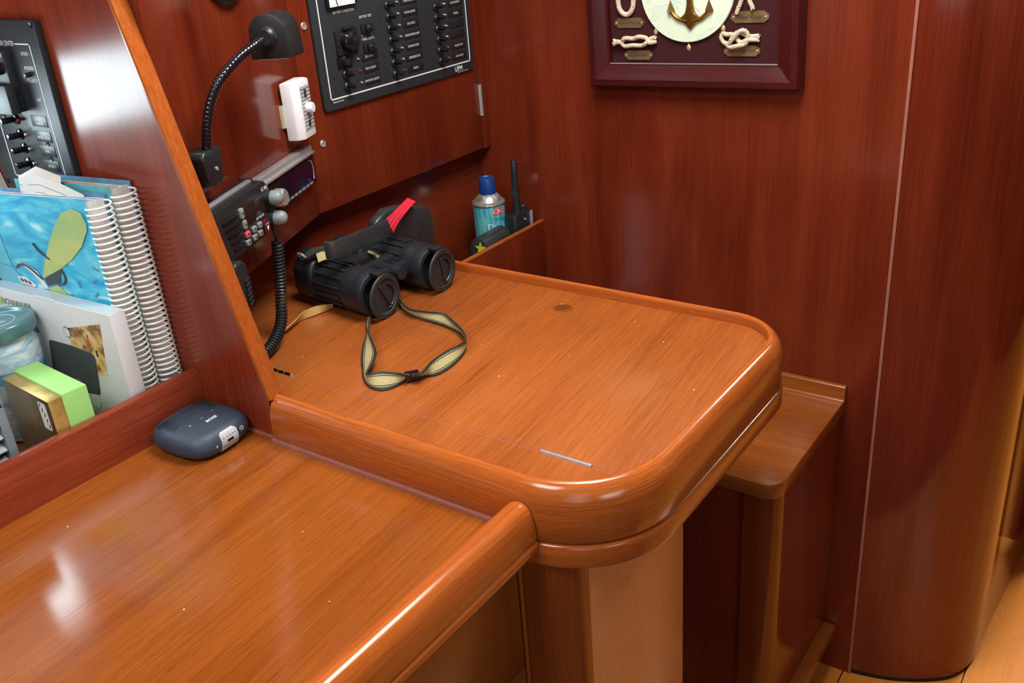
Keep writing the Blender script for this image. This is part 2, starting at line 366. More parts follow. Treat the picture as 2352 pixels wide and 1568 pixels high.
# hull side behind the shelf: pale liner, then a long portlight, then joinery
wl = MB()
hp = [(-1.215, 0.80), (-1.335, 1.085), (-1.362, 1.16), (-1.40, 1.166), (-1.42, 1.166), (-1.42, 0.80)]
wl.prism(hp, 'y', -1.3, 0.641)
struct(wl.build('wall_left', P['liner']))
wu = MB(); wu.box(-1.42, -1.365, -1.3, 0.641, 1.272, 1.95); wu.box(-1.42, -1.365, -1.3, 0.30, 1.166, 1.272); wu.box(-1.42, -1.365, 0.565, 0.641, 1.166, 1.272)
struct(wu.build('wall_left_upper', W['red_y']))
w1 = struct(MB().box(-1.40, -1.358, 0.294, 0.302, 1.160, 1.278).box(-1.40, -1.358, 0.563, 0.571, 1.160, 1.278).box(-1.40, -1.358, 0.302, 0.563, 1.270, 1.278).box(-1.40, -1.358, 0.302, 0.563, 1.160, 1.1668).build('window_1', P['chrome'], bevel=0.0015))
MB().box(-1.372, -1.370, 0.302, 0.563, 1.166, 1.271).build('pane', P['pane'], w1)
# overhead hatches and the companionway opening
for i, (x, y, s) in enumerate(((-0.50, 0.92, 0.27), (-0.62, -0.20, 0.27), (0.10, 2.75, 0.32))):  # second frame is made up, it goes with the added aft fill
    m = MB()
    for a, b, c, d in ((-s, s, -s, -s + .025), (-s, s, s - .025, s), (-s, -s + .025, -s + .025, s - .025), (s - .025, s, -s + .025, s - .025)): m.box(x + a, x + b, y + c, y + d, 1.925, 1.95)
    struct(m.build('window_%d' % (i + 2), P['white'], bevel=0.003))
# side wall above the chart table: recessed board, angled electronics panel
struct(MB().box(-1.20, -1.165, 0.661, YB, 0.70, 1.95).build('wall_recess', W['red_y']))
A24 = radians(24)
sx, sy = -1.13, 1.0116
ap = [(sx, sy), (sx + math.tan(A24) * (sy - 0.661), 0.661), (sx + math.tan(A24) * (sy - 0.661) - 0.02, 0.661), (sx - 0.0195, sy)]
struct(MB().prism(ap, 'z', 0.9925, 1.95).build('wall_side_panel', W['red_z'], bevel=0.0008))

# open door leaf standing against the passage wall
d1 = struct(MB().box(-0.118, -0.092, 2.02, 2.62, 0.035, 1.9).build('door_1', W['dark'], bevel=0.004))
MB().box(-0.0915, -0.089, 2.05, 2.59, 0.10, 1.82).build('door_panel', W['dark'], d1)

# ================================================================== PARTITION
pt = thing('partition', 'red veneered partition with a sloping front edge between bookshelf and chart table', 'partition', (-1.0, 0.65, ZC))
MB().prism([(-1.43, 0.80), (-0.866, 0.80), (-0.866, 0.897), (-1.165, 1.949), (-1.43, 1.949)], 'y', 0.642, 0.660).build('panel', W['partition'], pt, world=True)
pe = [(-0.866, 0.897), (-0.859, 0.899), (-1.158, 1.949), (-1.165, 1.949)]
MB().prism(pe, 'y', 0.640, 0.6615).build('edge_band', wood('edge_band_wood', *EDGE, axis='z', fine=300, figure=0.35), pt, bevel=0.0018, world=True)
MB().box(-1.0, -0.862, 0.6385, 0.642, ZC - 0.002, ZC + 0.0025).build('sealant_bead', P['caulk'], pt, world=True)

# ================================================================== CHART TABLE
ct = thing('chart_table', 'varnished orange-brown chart table with a rounded raised rim and hinged lid', 'table', (-0.7, 0.88, 0))
OF, OR_, OB = 0.636, -0.372, 1.135
def rimpath(off, left0, left1, rf=0.12, rb=0.09):
    """outline at inward offset OFF: front edge, rounded right end, back edge"""
    p = []
    f, r, b = OF + off, OR_ - off, OB - off; rf -= off; rb -= off
    p += [((left0 + (r - rf - left0) * i / 4, f), (0, -1)) for i in range(4)]
    for i in range(17):
        a = radians(-90 + 90 * i / 16); p.append(((r - rf + rf * cos(a), f + rf + rf * sin(a)), (cos(a), sin(a))))
    for i in range(1, 6): p.append(((r, f + rf + (b - rb - f - rf) * i / 6), (1, 0)))
    for i in range(13):
        a = radians(90 * i / 12); p.append(((r - rb + rb * cos(a), b - rb + rb * sin(a)), (cos(a), sin(a))))
    p += [((r - rb + (left1 - r + rb) * i / 4, b), (0, 1)) for i in range(1, 5)]
    return p
def attr_grain(o, npath, nprof, path):
    L = 0; ls = [0]
    for i in range(1, npath):
        L += (Vector(path[i][0]) - Vector(path[i - 1][0])).length; ls.append(L)
    at = o.data.attributes.new('grain', 'FLOAT_VECTOR', 'POINT')
    data = []
    for i in range(npath):
        for k in range(nprof):
            v = o.data.vertices[i * nprof + k].co; n = path[i][1]; d = Vector(path[i][0]).dot(Vector(n))
            w = MW[o.name] @ v; data += [(w.x * n[0] + w.y * n[1]) - d, ls[i], w.z]
    at.data.foreach_set('vector', data)
def use_attr(m):
    t = m.node_tree; a = t.nodes.new('ShaderNodeAttribute'); a.attribute_name = 'grain'
    for l in list(t.links):
        if l.from_node.type == 'TEX_COORD': s = l.to_socket; t.links.remove(l); t.links.new(a.outputs['Vector'], s)
    return m
rp = rimpath(0, -0.862, -1.165)
prof = [(-0.008, 0.812), (-0.006, 0.836), (-0.0010, 0.8368), (0, 0.8380), (0.0, 0.870), (-0.0006, 0.878), (-0.0022, 0.8855), (-0.0048, 0.8920), (-0.0082, 0.8972), (-0.0122, 0.9010), (-0.0162, 0.9028), (-0.0190, 0.9022), (-0.0203, 0.9000), (-0.0205, 0.896), (-0.0205, 0.878), (-0.02, 0.812)]
rim = MB().sweep(rp, prof).build('rim', use_attr(W['rim']), ct, world=True, sharp=50); attr_grain(rim, len(rp), len(prof), rp)
bp_ = [(-0.012, 0.8345), (-0.0050, 0.8345), (-0.0012, 0.8335), (0.0008, 0.8310), (0.0014, 0.8275), (0.0014, 0.810), (0.0002, 0.807), (-0.012, 0.807)]
bp2 = rimpath(0, -0.478, -1.165)
bead = MB().sweep(bp2, bp_).build('lower_moulding', W['rim'], ct, world=True, sharp=50); attr_grain(bead, len(bp2), len(bp_), bp2)
inner = [p for p, n in rimpath(0.0202, -1.165, -1.165)]
def clip(poly, y, keep_above):
    out = []
    for i in range(len(poly)):
        a, b = poly[i], poly[(i + 1) % len(poly)]; ia = (a[1] >= y) == keep_above; ib = (b[1] >= y) == keep_above
        if ia: out.append(a)
        if ia != ib:
            t = (y - a[1]) / (b[1] - a[1]); out.append((a[0] + t * (b[0] - a[0]), y))
    return out
front = clip(inner, 0.7165, False); front = [(max(x, -0.97), y) if y < 0.662 else (x, y) for x, y in front]
front = [(x if y > 0.661 or x > -0.87 else -0.866, max(y, 0.6565)) for x, y in front]
MB().prism(clip(clip(inner, 0.7165, False), 0.661, True), 'z', ZD - 0.014, ZD).prism([(-0.866, 0.6562), (-0.49, 0.6562), (-0.47, 0.6615), (-0.866, 0.6615)], 'z', ZD - 0.014, ZD).build('fixed_top', W['lid'], ct, world=True)
MB().prism(clip(inner, 0.7178, True), 'z', ZD - 0.014, ZD + 0.0002).build('lid', W['lid'], ct, bevel=0.0006, world=True)
MB().prism(clip([p for p, n in rimpath(0.006, -1.165, -1.165)], 0.662, True), 'z', 0.811, ZD - 0.0145).build('carcass', W['red_y'], ct, world=True)
MB().box(-0.93, -0.42, 0.7166, 0.7177, ZD - 0.004, ZD - 0.0002).build('hinge_gap', P['caulk'], ct, world=True)
h = MB().box(-0.5135, -0.4505, 0.7150, 0.7194, ZD - 0.003, ZD + 0.0006); h.tube([(-0.5138, 0.7172, ZD + 0.0012), (-0.4502, 0.7172, ZD + 0.0012)], 0.0021, 10)
h.build('hinge', P['chrome'], ct, world=True)
h = MB()
for i in range(4): h.tube([(-0.957 + i * 0.0125, 0.7172, ZD + 0.0008), (-0.957 + i * 0.0125 + 0.0115, 0.7172, ZD + 0.0008)], 0.0022, 8)
h.build('hinge', P['gloss_black'], ct, world=True)
h = MB().box(-0.9585, -0.909, 0.7150, 0.7195, ZD - 0.002, ZD + 0.0004)
for i in range(5): h.tube([(-0.9575 + i * 0.0122, 0.7172, ZD + 0.0009), (-0.9563 + i * 0.0122, 0.7172, ZD + 0.0009)], 0.0024, 8)
h.build('hinge_leaf', P['chrome'], ct, world=True)
fh = MB().lathe([(0.0128, -0.0005), (0.0165, 0.0), (0.0165, 0.0012), (0.0150, 0.0016), (0.0128, 0.0008), (0.0118, -0.0002)], 28, (-0.7035, 1.0605, ZD), cap=False)
fh.build('finger_hole_ring', W['desk_x'], ct, world=True)
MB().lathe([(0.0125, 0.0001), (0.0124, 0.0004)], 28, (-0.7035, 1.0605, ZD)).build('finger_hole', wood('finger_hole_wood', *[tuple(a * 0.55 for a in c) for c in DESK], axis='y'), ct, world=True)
MB().box(-0.862, -0.478, 0.6315, 0.636, ZC - 0.002, ZC + 0.0045).build('sealant_bead', P['caulk'], ct, world=True)
# pedestal below the table: strip, rounded post, light panel
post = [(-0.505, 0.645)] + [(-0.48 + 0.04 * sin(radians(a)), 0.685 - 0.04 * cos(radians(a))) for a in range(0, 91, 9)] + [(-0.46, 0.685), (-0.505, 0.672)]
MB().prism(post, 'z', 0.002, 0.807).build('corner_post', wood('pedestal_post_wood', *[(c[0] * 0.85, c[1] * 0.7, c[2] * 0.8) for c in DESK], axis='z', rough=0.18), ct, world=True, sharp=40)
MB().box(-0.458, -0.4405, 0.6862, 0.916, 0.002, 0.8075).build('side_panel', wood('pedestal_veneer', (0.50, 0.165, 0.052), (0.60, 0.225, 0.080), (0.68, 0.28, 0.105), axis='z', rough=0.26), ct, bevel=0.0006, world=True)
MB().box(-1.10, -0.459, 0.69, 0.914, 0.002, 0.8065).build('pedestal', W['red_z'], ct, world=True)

# ================================================================== COUNTER
cn = thing('counter', 'low varnished counter with a rounded front rail beside the bookshelf', 'counter', (-0.75, 0.3, 0))
MB().box(-1.215, -0.5185, -0.6, 0.6415, ZC - 0.022, ZC).build('worktop', W['counter'], cn, world=True)
rl = [(-0.5225, 0.8400), (-0.5215, 0.8442), (-0.5160, 0.8535), (-0.508, 0.867), (-0.500, 0.8755), (-0.493, 0.8795), (-0.486, 0.8803), (-0.480, 0.8785), (-0.4755, 0.8735), (-0.4722, 0.865), (-0.4700, 0.855), (-0.4692, 0.845), (-0.4692, 0.8410), (-0.4712, 0.8398), (-0.4705, 0.8385), (-0.4682, 0.8365), (-0.4678, 0.830), (-0.4690, 0.825), (-0.4722, 0.8205), (-0.478, 0.8175), (-0.520, 0.8175)]
MB().prism(rl, 'y', -0.6, 0.6358).build('front_rail', wood('front_rail_wood', *EDGE, axis='y', fine=300, figure=0.4, rough=0.16), cn, world=True, sharp=50)
MB().box(-0.5245, -0.5195, -0.6, 0.6355, ZC - 0.001, ZC + 0.0014).build('joint_bead', W['edge_y'], cn, world=True)
MB().box(-0.52, -0.5005, -0.6, 0.6385, 0.655, 0.8172).build('cabinet_face', wood('cabinet_face_veneer', *[tuple(a * 0.85 for a in c) for c in DESK], axis='z', rough=0.3), cn, bevel=0.001, world=True)
MB().box(-0.52, -0.5005, -0.6, 0.6385, 0.02, 0.652).build('drawer_front', W['desk_y'], cn, bevel=0.001, world=True)
MB().box(-0.50, -0.4975, 0.6395, 0.6425, 0.02, 0.8172).build('corner_bead', W['edge_z'], cn, world=True)
MB().box(-0.535, -0.5205, -0.6, 0.638, 0.02, 0.816).build('carcass', W['red_z'], cn, world=True)
fd = [(-0.9965, ZC), (-0.9965, 0.9055), (-0.9985, 0.9090), (-1.002, 0.9105), (-1.010, 0.9105), (-1.0132, 0.9090), (-1.0145, 0.906), (-1.0145, ZC)]
MB().prism(fd, 'y', -0.6, 0.6415).build('shelf_fiddle', W['fiddle'], cn, world=True, sharp=30)

# ================================================================== SEAT CABINET BY THE BULKHEAD
sc_ = thing('low_cabinet', 'low cabinet with small orange-brown top between chart table and bulkhead', 'cabinet', (-0.7, 1.33, 0))
ZS = 0.6057
top = [(-1.0, 1.1665), (-0.46, 1.1665)] + arc(-0.437, 1.1975, 0.0325, -78, 0, 8) + [(-0.4045, 1.479), (-1.0, 1.479)]
MB().prism(top, 'z', ZS - 0.026, ZS).build('top', W['desk_x'], sc_, bevel=0.0015, world=True)
cv = [(1.4785, ZS), (1.4785, ZS + 0.0265), (1.4705, ZS + 0.0265), (1.4690, ZS + 0.0250), (1.4685, ZS + 0.004), (1.4665, ZS + 0.001), (1.4645, ZS)]
MB().prism(cv, 'x', -1.0, -0.4045).build('backsplash', W['desk_x'], sc_, world=True)
MB().box(-0.425, -0.4085, 1.222, 1.478, 0.105, ZS - 0.026).build('side_panel', W['red_z'], sc_, world=True)
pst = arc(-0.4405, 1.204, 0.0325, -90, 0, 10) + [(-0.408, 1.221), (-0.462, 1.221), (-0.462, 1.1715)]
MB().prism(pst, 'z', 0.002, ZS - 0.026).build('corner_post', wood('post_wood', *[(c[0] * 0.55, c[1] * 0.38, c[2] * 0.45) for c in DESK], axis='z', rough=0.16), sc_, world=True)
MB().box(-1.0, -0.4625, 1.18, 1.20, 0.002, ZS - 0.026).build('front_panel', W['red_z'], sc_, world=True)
MB().box(-0.42, -0.386, 1.222, 1.476, 0.088, 0.112).build('base_moulding', W['desk_y'], sc_, bevel=0.003, world=True)
MB().box(-0.46, -0.428, 1.222, 1.478, 0.002, 0.10).build('toe_board', W['red_y'], sc_, world=True)

# ledge and bin beside the bulkhead
bn = thing('storage_bin', 'dark red open bin board in the corner between chart table and bulkhead', 'storage bin', (-1.09, 1.31, 0.70))
MB().box(-1.022, -1.0141, 1.142, 1.4795, 0.60, 0.849).build('side_board', W['red_z'], bn, world=True, bevel=0.0012)
MB().box(-1.0225, -1.0136, 1.142, 1.4795, 0.849, 0.8535).build('edge_band', W['edge_y'], bn, world=True, bevel=0.001)
MB().box(-1.1645, -1.022, 1.142, 1.4795, 0.70, 0.715).build('bottom_board', W['red_y'], bn, world=True)

# ================================================================== WALL-MOUNTED THINGS
class Frame:
    """a thing on an upright surface: local x runs along the wall, -y points into the cabin, z is up"""
    def __init__(s, name, label, cat, origin, rot, u0, z0, out0=0.0):
        loc = (origin[0] + cos(rot) * u0 + sin(rot) * out0, origin[1] + sin(rot) * u0 - cos(rot) * out0, z0)
        s.t = thing(name, label, cat, loc, rot); s.d = (-u0, out0, -z0)
    def part(s, m, name, mat, parent=None, **k):
        m.v = [(x + s.d[0], y + s.d[1], z + s.d[2]) for x, y, z in m.v]
        return m.build(name, mat, parent or s.t, **k)
    def text(s, t, size, x, out, z, mat, parent=None, **k):
        return text(t, size, parent or s.t, (x + s.d[0], -out + s.d[1], z + s.d[2]), mat, **k)
def ybox(m, x0, x1, z0, z1, o0, o1): return m.box(x0, x1, -o1, -o0, z0, z1)
def plate(m, x0, x1, z0, z1, r, o0, o1): return m.prism(rrect(x0, x1, z0, z1, r, 4), 'y', -o1, -o0)
def button(m, x, z, prof, n=12):
    """PROF: (radius, out) from the wall outwards"""
    return m.lathe([(r, -o) for r, o in prof], n, (x, 0, z), 'y')
DOOR = ((-1.13, 0.0, 0), radians(90))
ANG = ((sx, sy, 0), radians(114))
DIV = ((0, 0.642, 0), 0.0)
BULK = ((0, YB, 0), 0.0)

# hinged door carrying the 12 V panel
f = Frame('cabinet_door', 'red veneered cabinet door marked 12V with two chrome screws', 'cabinet door', *DOOR, 1.23, 0.992)
f.part(ybox(MB(), 1.0122, 1.4575, 0.992, 1.948, -0.034, 0), 'panel', W['red_z'], bevel=0.0012)
f.part(ybox(MB(), 1.4590, 1.4790, 0.990, 1.948, -0.034, 0.001), 'stile', W['red_z'], bevel=0.0015)
m = MB(); m.tube([(1.4605, -0.001, 1.0545), (1.4605, -0.001, 1.1135)], 0.0028, 8); ybox(m, 1.455, 1.466, 1.055, 1.113, 0, 0.0006)
f.part(m, 'hinge', P['chrome'])
for u_, z_ in ((1.0404, 1.100), (1.0398, 1.2795)):
    s_ = f.part(button(MB(), u_, z_, [(0.0058, 0), (0.0058, 0.0014), (0.0048, 0.0024), (0.0022, 0.0012)]), 'screw', P['chrome'])
for r in ((1.2255, 1.2530, 1.1295, 1.1300), (1.2255, 1.2530, 1.1465, 1.1470), (1.2255, 1.226, 1.13, 1.1465), (1.2525, 1.253, 1.13, 1.1465)): pass
f.text('12V', 0.0125, 1.2392, 0.0006, 1.1375, P['dark_print'])

# 12 V breaker panel
f = Frame('breaker_panel', 'black twelve-volt breaker panel with rows of switches on the cabinet door', 'electrical panel', *DOOR, 1.246, 1.147)
o = 0.006
f.part(plate(MB(), 1.0520, 1.4420, 1.1465, 1.52, 0.006, 0.0003, o), 'faceplate', P['panel'], bevel=0.0008)
m = MB(); B0, B1, BZ = 1.0668, 1.4315, 1.1622
ybox(m, B0, B1, BZ, BZ + 0.0021, o, o + 0.0004); ybox(m, B0, B0 + 0.0021, BZ, 1.51, o, o + 0.0004); ybox(m, B1 - 0.0021, B1, BZ, 1.51, o, o + 0.0004)
f.part(m, 'border_line', P['print'])
m = MB(); ybox(m, 1.084, 1.148, 1.2985, 1.3485, o, o + 0.008)
mt_ = f.part(m, 'battery_meter', P['black'], bevel=0.002)
f.part(ybox(MB(), 1.0865, 1.1415, 1.3000, 1.346, o + 0.008, o + 0.0088), 'meter_face', P['print'], mt_)
f.part(MB().prism([(1.1020, 1.3005), (1.1035, 1.3005), (1.095, 1.336), (1.094, 1.336)], 'y', -(o + 0.0095), -(o + 0.0089)), 'needle', P['dark_print'], mt_)
f.text('BATTERY CONDITION', 0.0056, 1.1215, o + 0.0004, 1.2905, P['print'], sx=0.82)
# 12 V socket with its round cap
sk = f.part(plate(MB(), 1.0935, 1.1415, 1.2260, 1.2660, 0.004, o, o + 0.004), 'socket_plate', P['black'], bevel=0.001)
f.part(button(MB(), 1.1185, 1.2465, [(0.0165, o + 0.003), (0.0165, o + 0.014), (0.0145, o + 0.0165), (0.0005, o + 0.0168)], 28), 'socket_cap', P['gloss_black'], sk)
f.part(ybox(MB(), 1.108, 1.130, 1.2640, 1.2680, o + 0.004, o + 0.010), 'cap_hinge', P['black'], sk, bevel=0.001)
for u_ in (1.0985, 1.137): f.part(button(MB(), u_, 1.2420 if u_ < 1.11 else 1.2500, [(0.0032, o + 0.004), (0.0030, o + 0.0055), (0.001, o + 0.005)]), 'screw', P['black'], sk)
f.text('BATTERY TEST', 0.0055, 1.1690, o + 0.0004, 1.2765, P['print'], sx=0.8)
f.text('1', 0.0058, 1.1560, o + 0.0004, 1.2475, P['print']); f.text('2', 0.0058, 1.1775, o + 0.0004, 1.2475, P['print'])
f.text('PANEL LIGHTS', 0.0055, 1.1690, o + 0.0004, 1.2420, P['print'], sx=0.8)
for z_ in (1.2590, 1.2285):
    rk = f.part(ybox(MB(), 1.1545, 1.1800, z_ - 0.0072, z_ + 0.0072, o, o + 0.004), 'rocker_frame', P['black'], bevel=0.0012)
    f.part(MB().prism([(o + 0.003, z_ - 0.0055), (o + 0.0105, z_ - 0.0052), (o + 0.0055, z_ + 0.001), (o + 0.0045, z_ + 0.0055), (o + 0.003, z_ + 0.0055)], 'x', 1.1600, 1.1775).build and MB().add([(x, -y, z) for x in (1.1600, 1.1775) for y, z in ((o + .003, z_ - .0055), (o + .0105, z_ - .0052), (o + .0050, z_ + .0055), (o + .003, z_ + .0055))], [(0, 1, 2, 3), (4, 5, 6, 7), (0, 1, 5, 4), (1, 2, 6, 5), (2, 3, 7, 6), (3, 0, 4, 7)]), 'rocker', P['gloss_black'], rk, bevel=0.0008)
mb_ = f.part(ybox(MB(), 1.0920, 1.1240, 1.2060, 1.2250, o - 0.003, o + 0.002), 'main_breaker', P['gloss_black'], bevel=0.001)
f.part(ybox(MB(), 1.1005, 1.1085, 1.2105, 1.2200, o + 0.002, o + 0.014).box(1.1085, 1.119, -(o + 0.006), -(o + 0.002), 1.2105, 1.2200), 'lever', P['black'], mb_, bevel=0.0012)
def breaker(u_, z_, w=1.0):
    b = f.part(button(MB(), u_, z_, [(0.0068 * w, o), (0.0066 * w, o + 0.003), (0.0052 * w, o + 0.0045), (0.0030, o + 0.004)]), 'breaker', P['black'])
    f.part(MB().lathe([(0.0036 * w, -o - 0.003), (0.0042 * w, -o - 0.012), (0.0036 * w, -o - 0.0165), (0.0010, -o - 0.0175)], 10, (u_, 0, z_ + 0.0012), 'y'), 'toggle', P['gloss_black'], b)
    return b
rows = [1.2885 - 0.01845 * i for i in range(7)]
def screw(u_, z_): return f.part(button(MB(), u_, z_, [(0.0029, o), (0.0028, o + 0.0009), (0.0012, o + 0.0004)], 10), 'screw', P['panel'])
def led(u_, z_, mat=P['chrome']): return f.part(button(MB(), u_, z_, [(0.0019, o), (0.0018, o + 0.003), (0.0009, o + 0.0042)], 8), 'indicator', mat)
names2 = ['CABIN LIGHTS', 'SALON LIGHTS', 'GAS VALVE', 'FRESHWATER PUMP', 'SHOWER PUMP', 'REFRIGERATOR', 'RADIO']
def holder(u0, u1, z_): return f.part(ybox(MB(), u0, u1, z_ - 0.0072, z_ + 0.0072, o, o + 0.0008), 'label_holder', P['black'], bevel=0.0004)
for i, z_ in enumerate(rows):
    breaker(1.2225, z_ - 0.002); screw(1.2030, z_ - 0.004); screw(1.2370, z_); led(1.2465, z_ + 0.0005, P['red_led'] if i == 6 else P['chrome'])
    f.text(names2[i], 0.0054, 1.2765, o + 0.0012, z_ - 0.0005, P['print'], holder(1.2560, 1.2980, z_), sx=0.78)
names3 = ['INSTRUMENTS', 'STEREO', '', '', 'MACERATOR', 'AUTO PILOT']
for i, t_ in enumerate(names3):
    z_ = rows[i + 1]
    breaker(1.3455, z_ - 0.0015); screw(1.3255, z_ - 0.004); screw(1.3600, z_); led(1.3690, z_ + 0.0005, P['red_led'] if i > 3 else P['chrome'])
    hl = holder(1.3790, 1.4210, z_)
    if t_: f.text(t_, 0.0052, 1.4000, o + 0.0012, z_ - 0.0005, P['print'], hl, sx=0.78)
for i, (t_, z_) in enumerate((('DC MAIN', 1.2150), ('NAV LIGHTS', 1.1965), ('ANCHOR LIGHTS', 1.1775))):
    if i: breaker(1.1065, z_ - 0.0005, 1.15); screw(1.0810, z_)
    else: screw(1.0810, 1.2095)
    screw(1.1250, z_ + 0.001); led(1.1385 + 0.0005 * i, z_, P['red_led'] if i == 1 else P['chrome'])
    f.text(t_, 0.0055, 1.1650, o + 0.0012, z_, P['print'], holder(1.1480, 1.1860, z_), sx=0.8)
f.text('UPM', 0.0125, 1.3945, o + 0.0004, 1.1545, P['print'], sx=0.9, bold=0.02)
f.text('ELECTRICAL PANELS & WIRING', 0.0022, 1.4060, o + 0.0004, 1.1485, P['print'])
f.text('Nautical Panel', 0.0042, 1.0830, o + 0.0004, 1.1585, P['print'])
for u_, z_ in ((1.0575, 1.1520), (1.2440, 1.1545), (1.4370, 1.1515)): screw(u_, z_)

# 110 V power centre on the partition
f = Frame('power_panel', 'dark grey shore power panel with breakers and outlet mounted on the partition', 'electrical panel', *DIV, -1.24, 1.125)
o = 0.010
f.part(plate(MB(), -1.3280, -1.1470, 1.1250, 1.3440, 0.004, 0.0003, o), 'faceplate', P['panel'], bevel=0.001)
m = MB(); B0, B1, BZ, BT = -1.2955, -1.1680, 1.1420, 1.3165
ybox(m, B0, B1, BZ, BZ + 0.0014, o, o + 0.0004); ybox(m, B0, B0 + 0.0014, BZ, BT, o, o + 0.0004); ybox(m, B1 - 0.0014, B1, BZ, BT, o, o + 0.0004); ybox(m, -1.2010, B1, BT - 0.0014, BT, o, o + 0.0004)
f.part(m, 'border_line', P['print'])
f.text('POWER CENTER', 0.0085, -1.2030, o + 0.0004, 1.3160, P['print'], align='RIGHT', sx=0.75)
for t_, x_, z_ in (('SHORE 1', -1.1835, 1.3043), ('REVERSED', -1.1830, 1.2872), ('POLARITY', -1.1832, 1.2719), ('SHIP', -1.1814, 1.2486)):
    f.text(t_, 0.0062, x_, o + 0.0004, z_, P['print'], sx=0.8)
f.part(button(MB(), -1.1850, 1.2798, [(0.0030, o), (0.0030, o + 0.006), (0.0020, o + 0.0075)]), 'indicator', P['black'])
ol = f.part(ybox(MB(), -1.2760, -1.2160, 1.2330, 1.3090, o, o + 0.012), 'outlet_cover', P['panel'], bevel=0.0015)
f.part(ybox(MB(), -1.2740, -1.2090, 1.2330, 1.2690, o + 0.012, o + 0.024), 'lower_lid', P['panel'], ol, bevel=0.001)
for x_ in (-1.228, -1.245, -1.262): f.part(button(MB(), x_, 1.2870, [(0.007, o + 0.010), (0.007, o + 0.020), (0.005, o + 0.0225)], 14), 'outlet_knob', P['gloss_black'], ol)
for z_ in (1.3040, 1.2365): f.part(button(MB(), -1.2195, z_, [(0.0032, o + 0.012), (0.003, o + 0.0135)], 10), 'screw', P['chrome'], ol)
for i, (t_, z_) in enumerate((('BATTERY\nCHARGER', 1.2212), ('WATER HEATER', 1.2015), ('SPARE', 1.1829), ('OUTLETS', 1.1636))):
    b = f.part(MB().lathe([(0.0075, -o), (0.0072, -o - 0.002), (0.005, -o - 0.0035)], 14, (-1.2500, 0, z_), 'y'), 'breaker', P['gloss_black'])
    m = ybox(MB(), -1.2520 if i else -1.2570, -1.2430 if i else -1.2490, z_ - 0.0036, z_ + 0.0036, o + 0.002, o + 0.020); f.part(m, 'toggle', P['gloss_black'], b, bevel=0.001)
    f.part(button(MB(), -1.2330, z_ + 0.001, [(0.0020, o), (0.0019, o + (0.007 if i == 0 else 0.004)), (0.0008, o + (0.008 if i == 0 else 0.0045))], 8), 'indicator', P['red_led'] if i == 0 else P['chrome'])
    if i: f.part(button(MB(), -1.2375, z_ + 0.001, [(0.0030, o), (0.0029, o + 0.001), (0.0012, o + 0.0004)], 10), 'screw', P['black'])
    hl = f.part(ybox(MB(), -1.2130, -1.1770, z_ - 0.0066, z_ + 0.0074, o, o + 0.0007), 'label_holder', P['black'], bevel=0.0003)
    if i < 1:
        f.text('BATTERY', 0.0046, -1.1940, o + 0.0011, z_ + 0.0028, P['print'], hl, sx=0.8); f.text('CHARGER', 0.0046, -1.1940, o + 0.0011, z_ - 0.0026, P['print'], hl, sx=0.8)
    else: f.text(t_, 0.0050, -1.1940, o + 0.0011, z_ - (0.001 if i == 1 else 0), P['print'], hl, sx=0.8)
for x_, z_ in ((-1.1530, 1.3380), (-1.1530, 1.1310), (-1.1900, 1.1922), (-1.1920, 1.1730), (-1.2790, 1.2216), (-1.3220, 1.1310)):
    f.part(button(MB(), x_, z_, [(0.0034, o), (0.0032, o + 0.0012), (0.0014, o + 0.0004)], 10), 'screw', P['black'])

# gooseneck reading lamp
f = Frame('reading_lamp', 'black gooseneck reading lamp on the side panel above the radio', 'lamp', *ANG, -0.345, 1.14)
m = MB().prism([(-0.3640, 1.1780), (-0.3580, 1.1850), (-0.3200, 1.1850), (-0.3160, 1.1790), (-0.3230, 1.1450), (-0.3300, 1.1400), (-0.3520, 1.1400), (-0.3590, 1.1450)], 'y', -0.026, -0.0005)
bs = f.part(m, 'base', P['black'], bevel=0.003)
f.part(button(MB(), -0.3370, 1.1600, [(0.0028, 0.026), (0.0026, 0.0272), (0.001, 0.0268)], 10), 'screw', P['chrome'], bs)
gp = smooth_path([(-0.338, -0.018, 1.180), (-0.342, -0.028, 1.2160), (-0.331, -0.042, 1.2545), (-0.302, -0.060, 1.2810), (-0.262, -0.073, 1.2945), (-0.240, -0.078, 1.2990)], 26)
f.part(MB().tube(gp, [0.0048 if i % 3 == 0 else 0.0062 for i in range(len(gp))], 10), 'gooseneck', P['gloss_black'], sharp=80)
hx0, hx1 = -0.247, -0.203
dp = arc(-0.080, 1.3020, 0.0250, 180, 0, 12) + [(-0.0535, 1.2730), (-0.1065, 1.2730)]
hd = f.part(MB().prism(dp, 'x', hx0, hx1), 'lamp_head', P['black'], bevel=0.0012)
f.part(MB().lathe([(0.0095, -0.258), (0.0105, -0.2555), (0.0095, -0.253), (0.0115, -0.2505), (0.0105, -0.2485), (0.0130, -0.2470)], 16, (0, -0.080, 1.3000), 'x'), 'collar', P['black'], hd)
f.part(MB().box(hx0 + 0.005, hx1 - 0.005, -0.100, -0.060, 1.2718, 1.2732), 'diffuser', P['white'], hd)

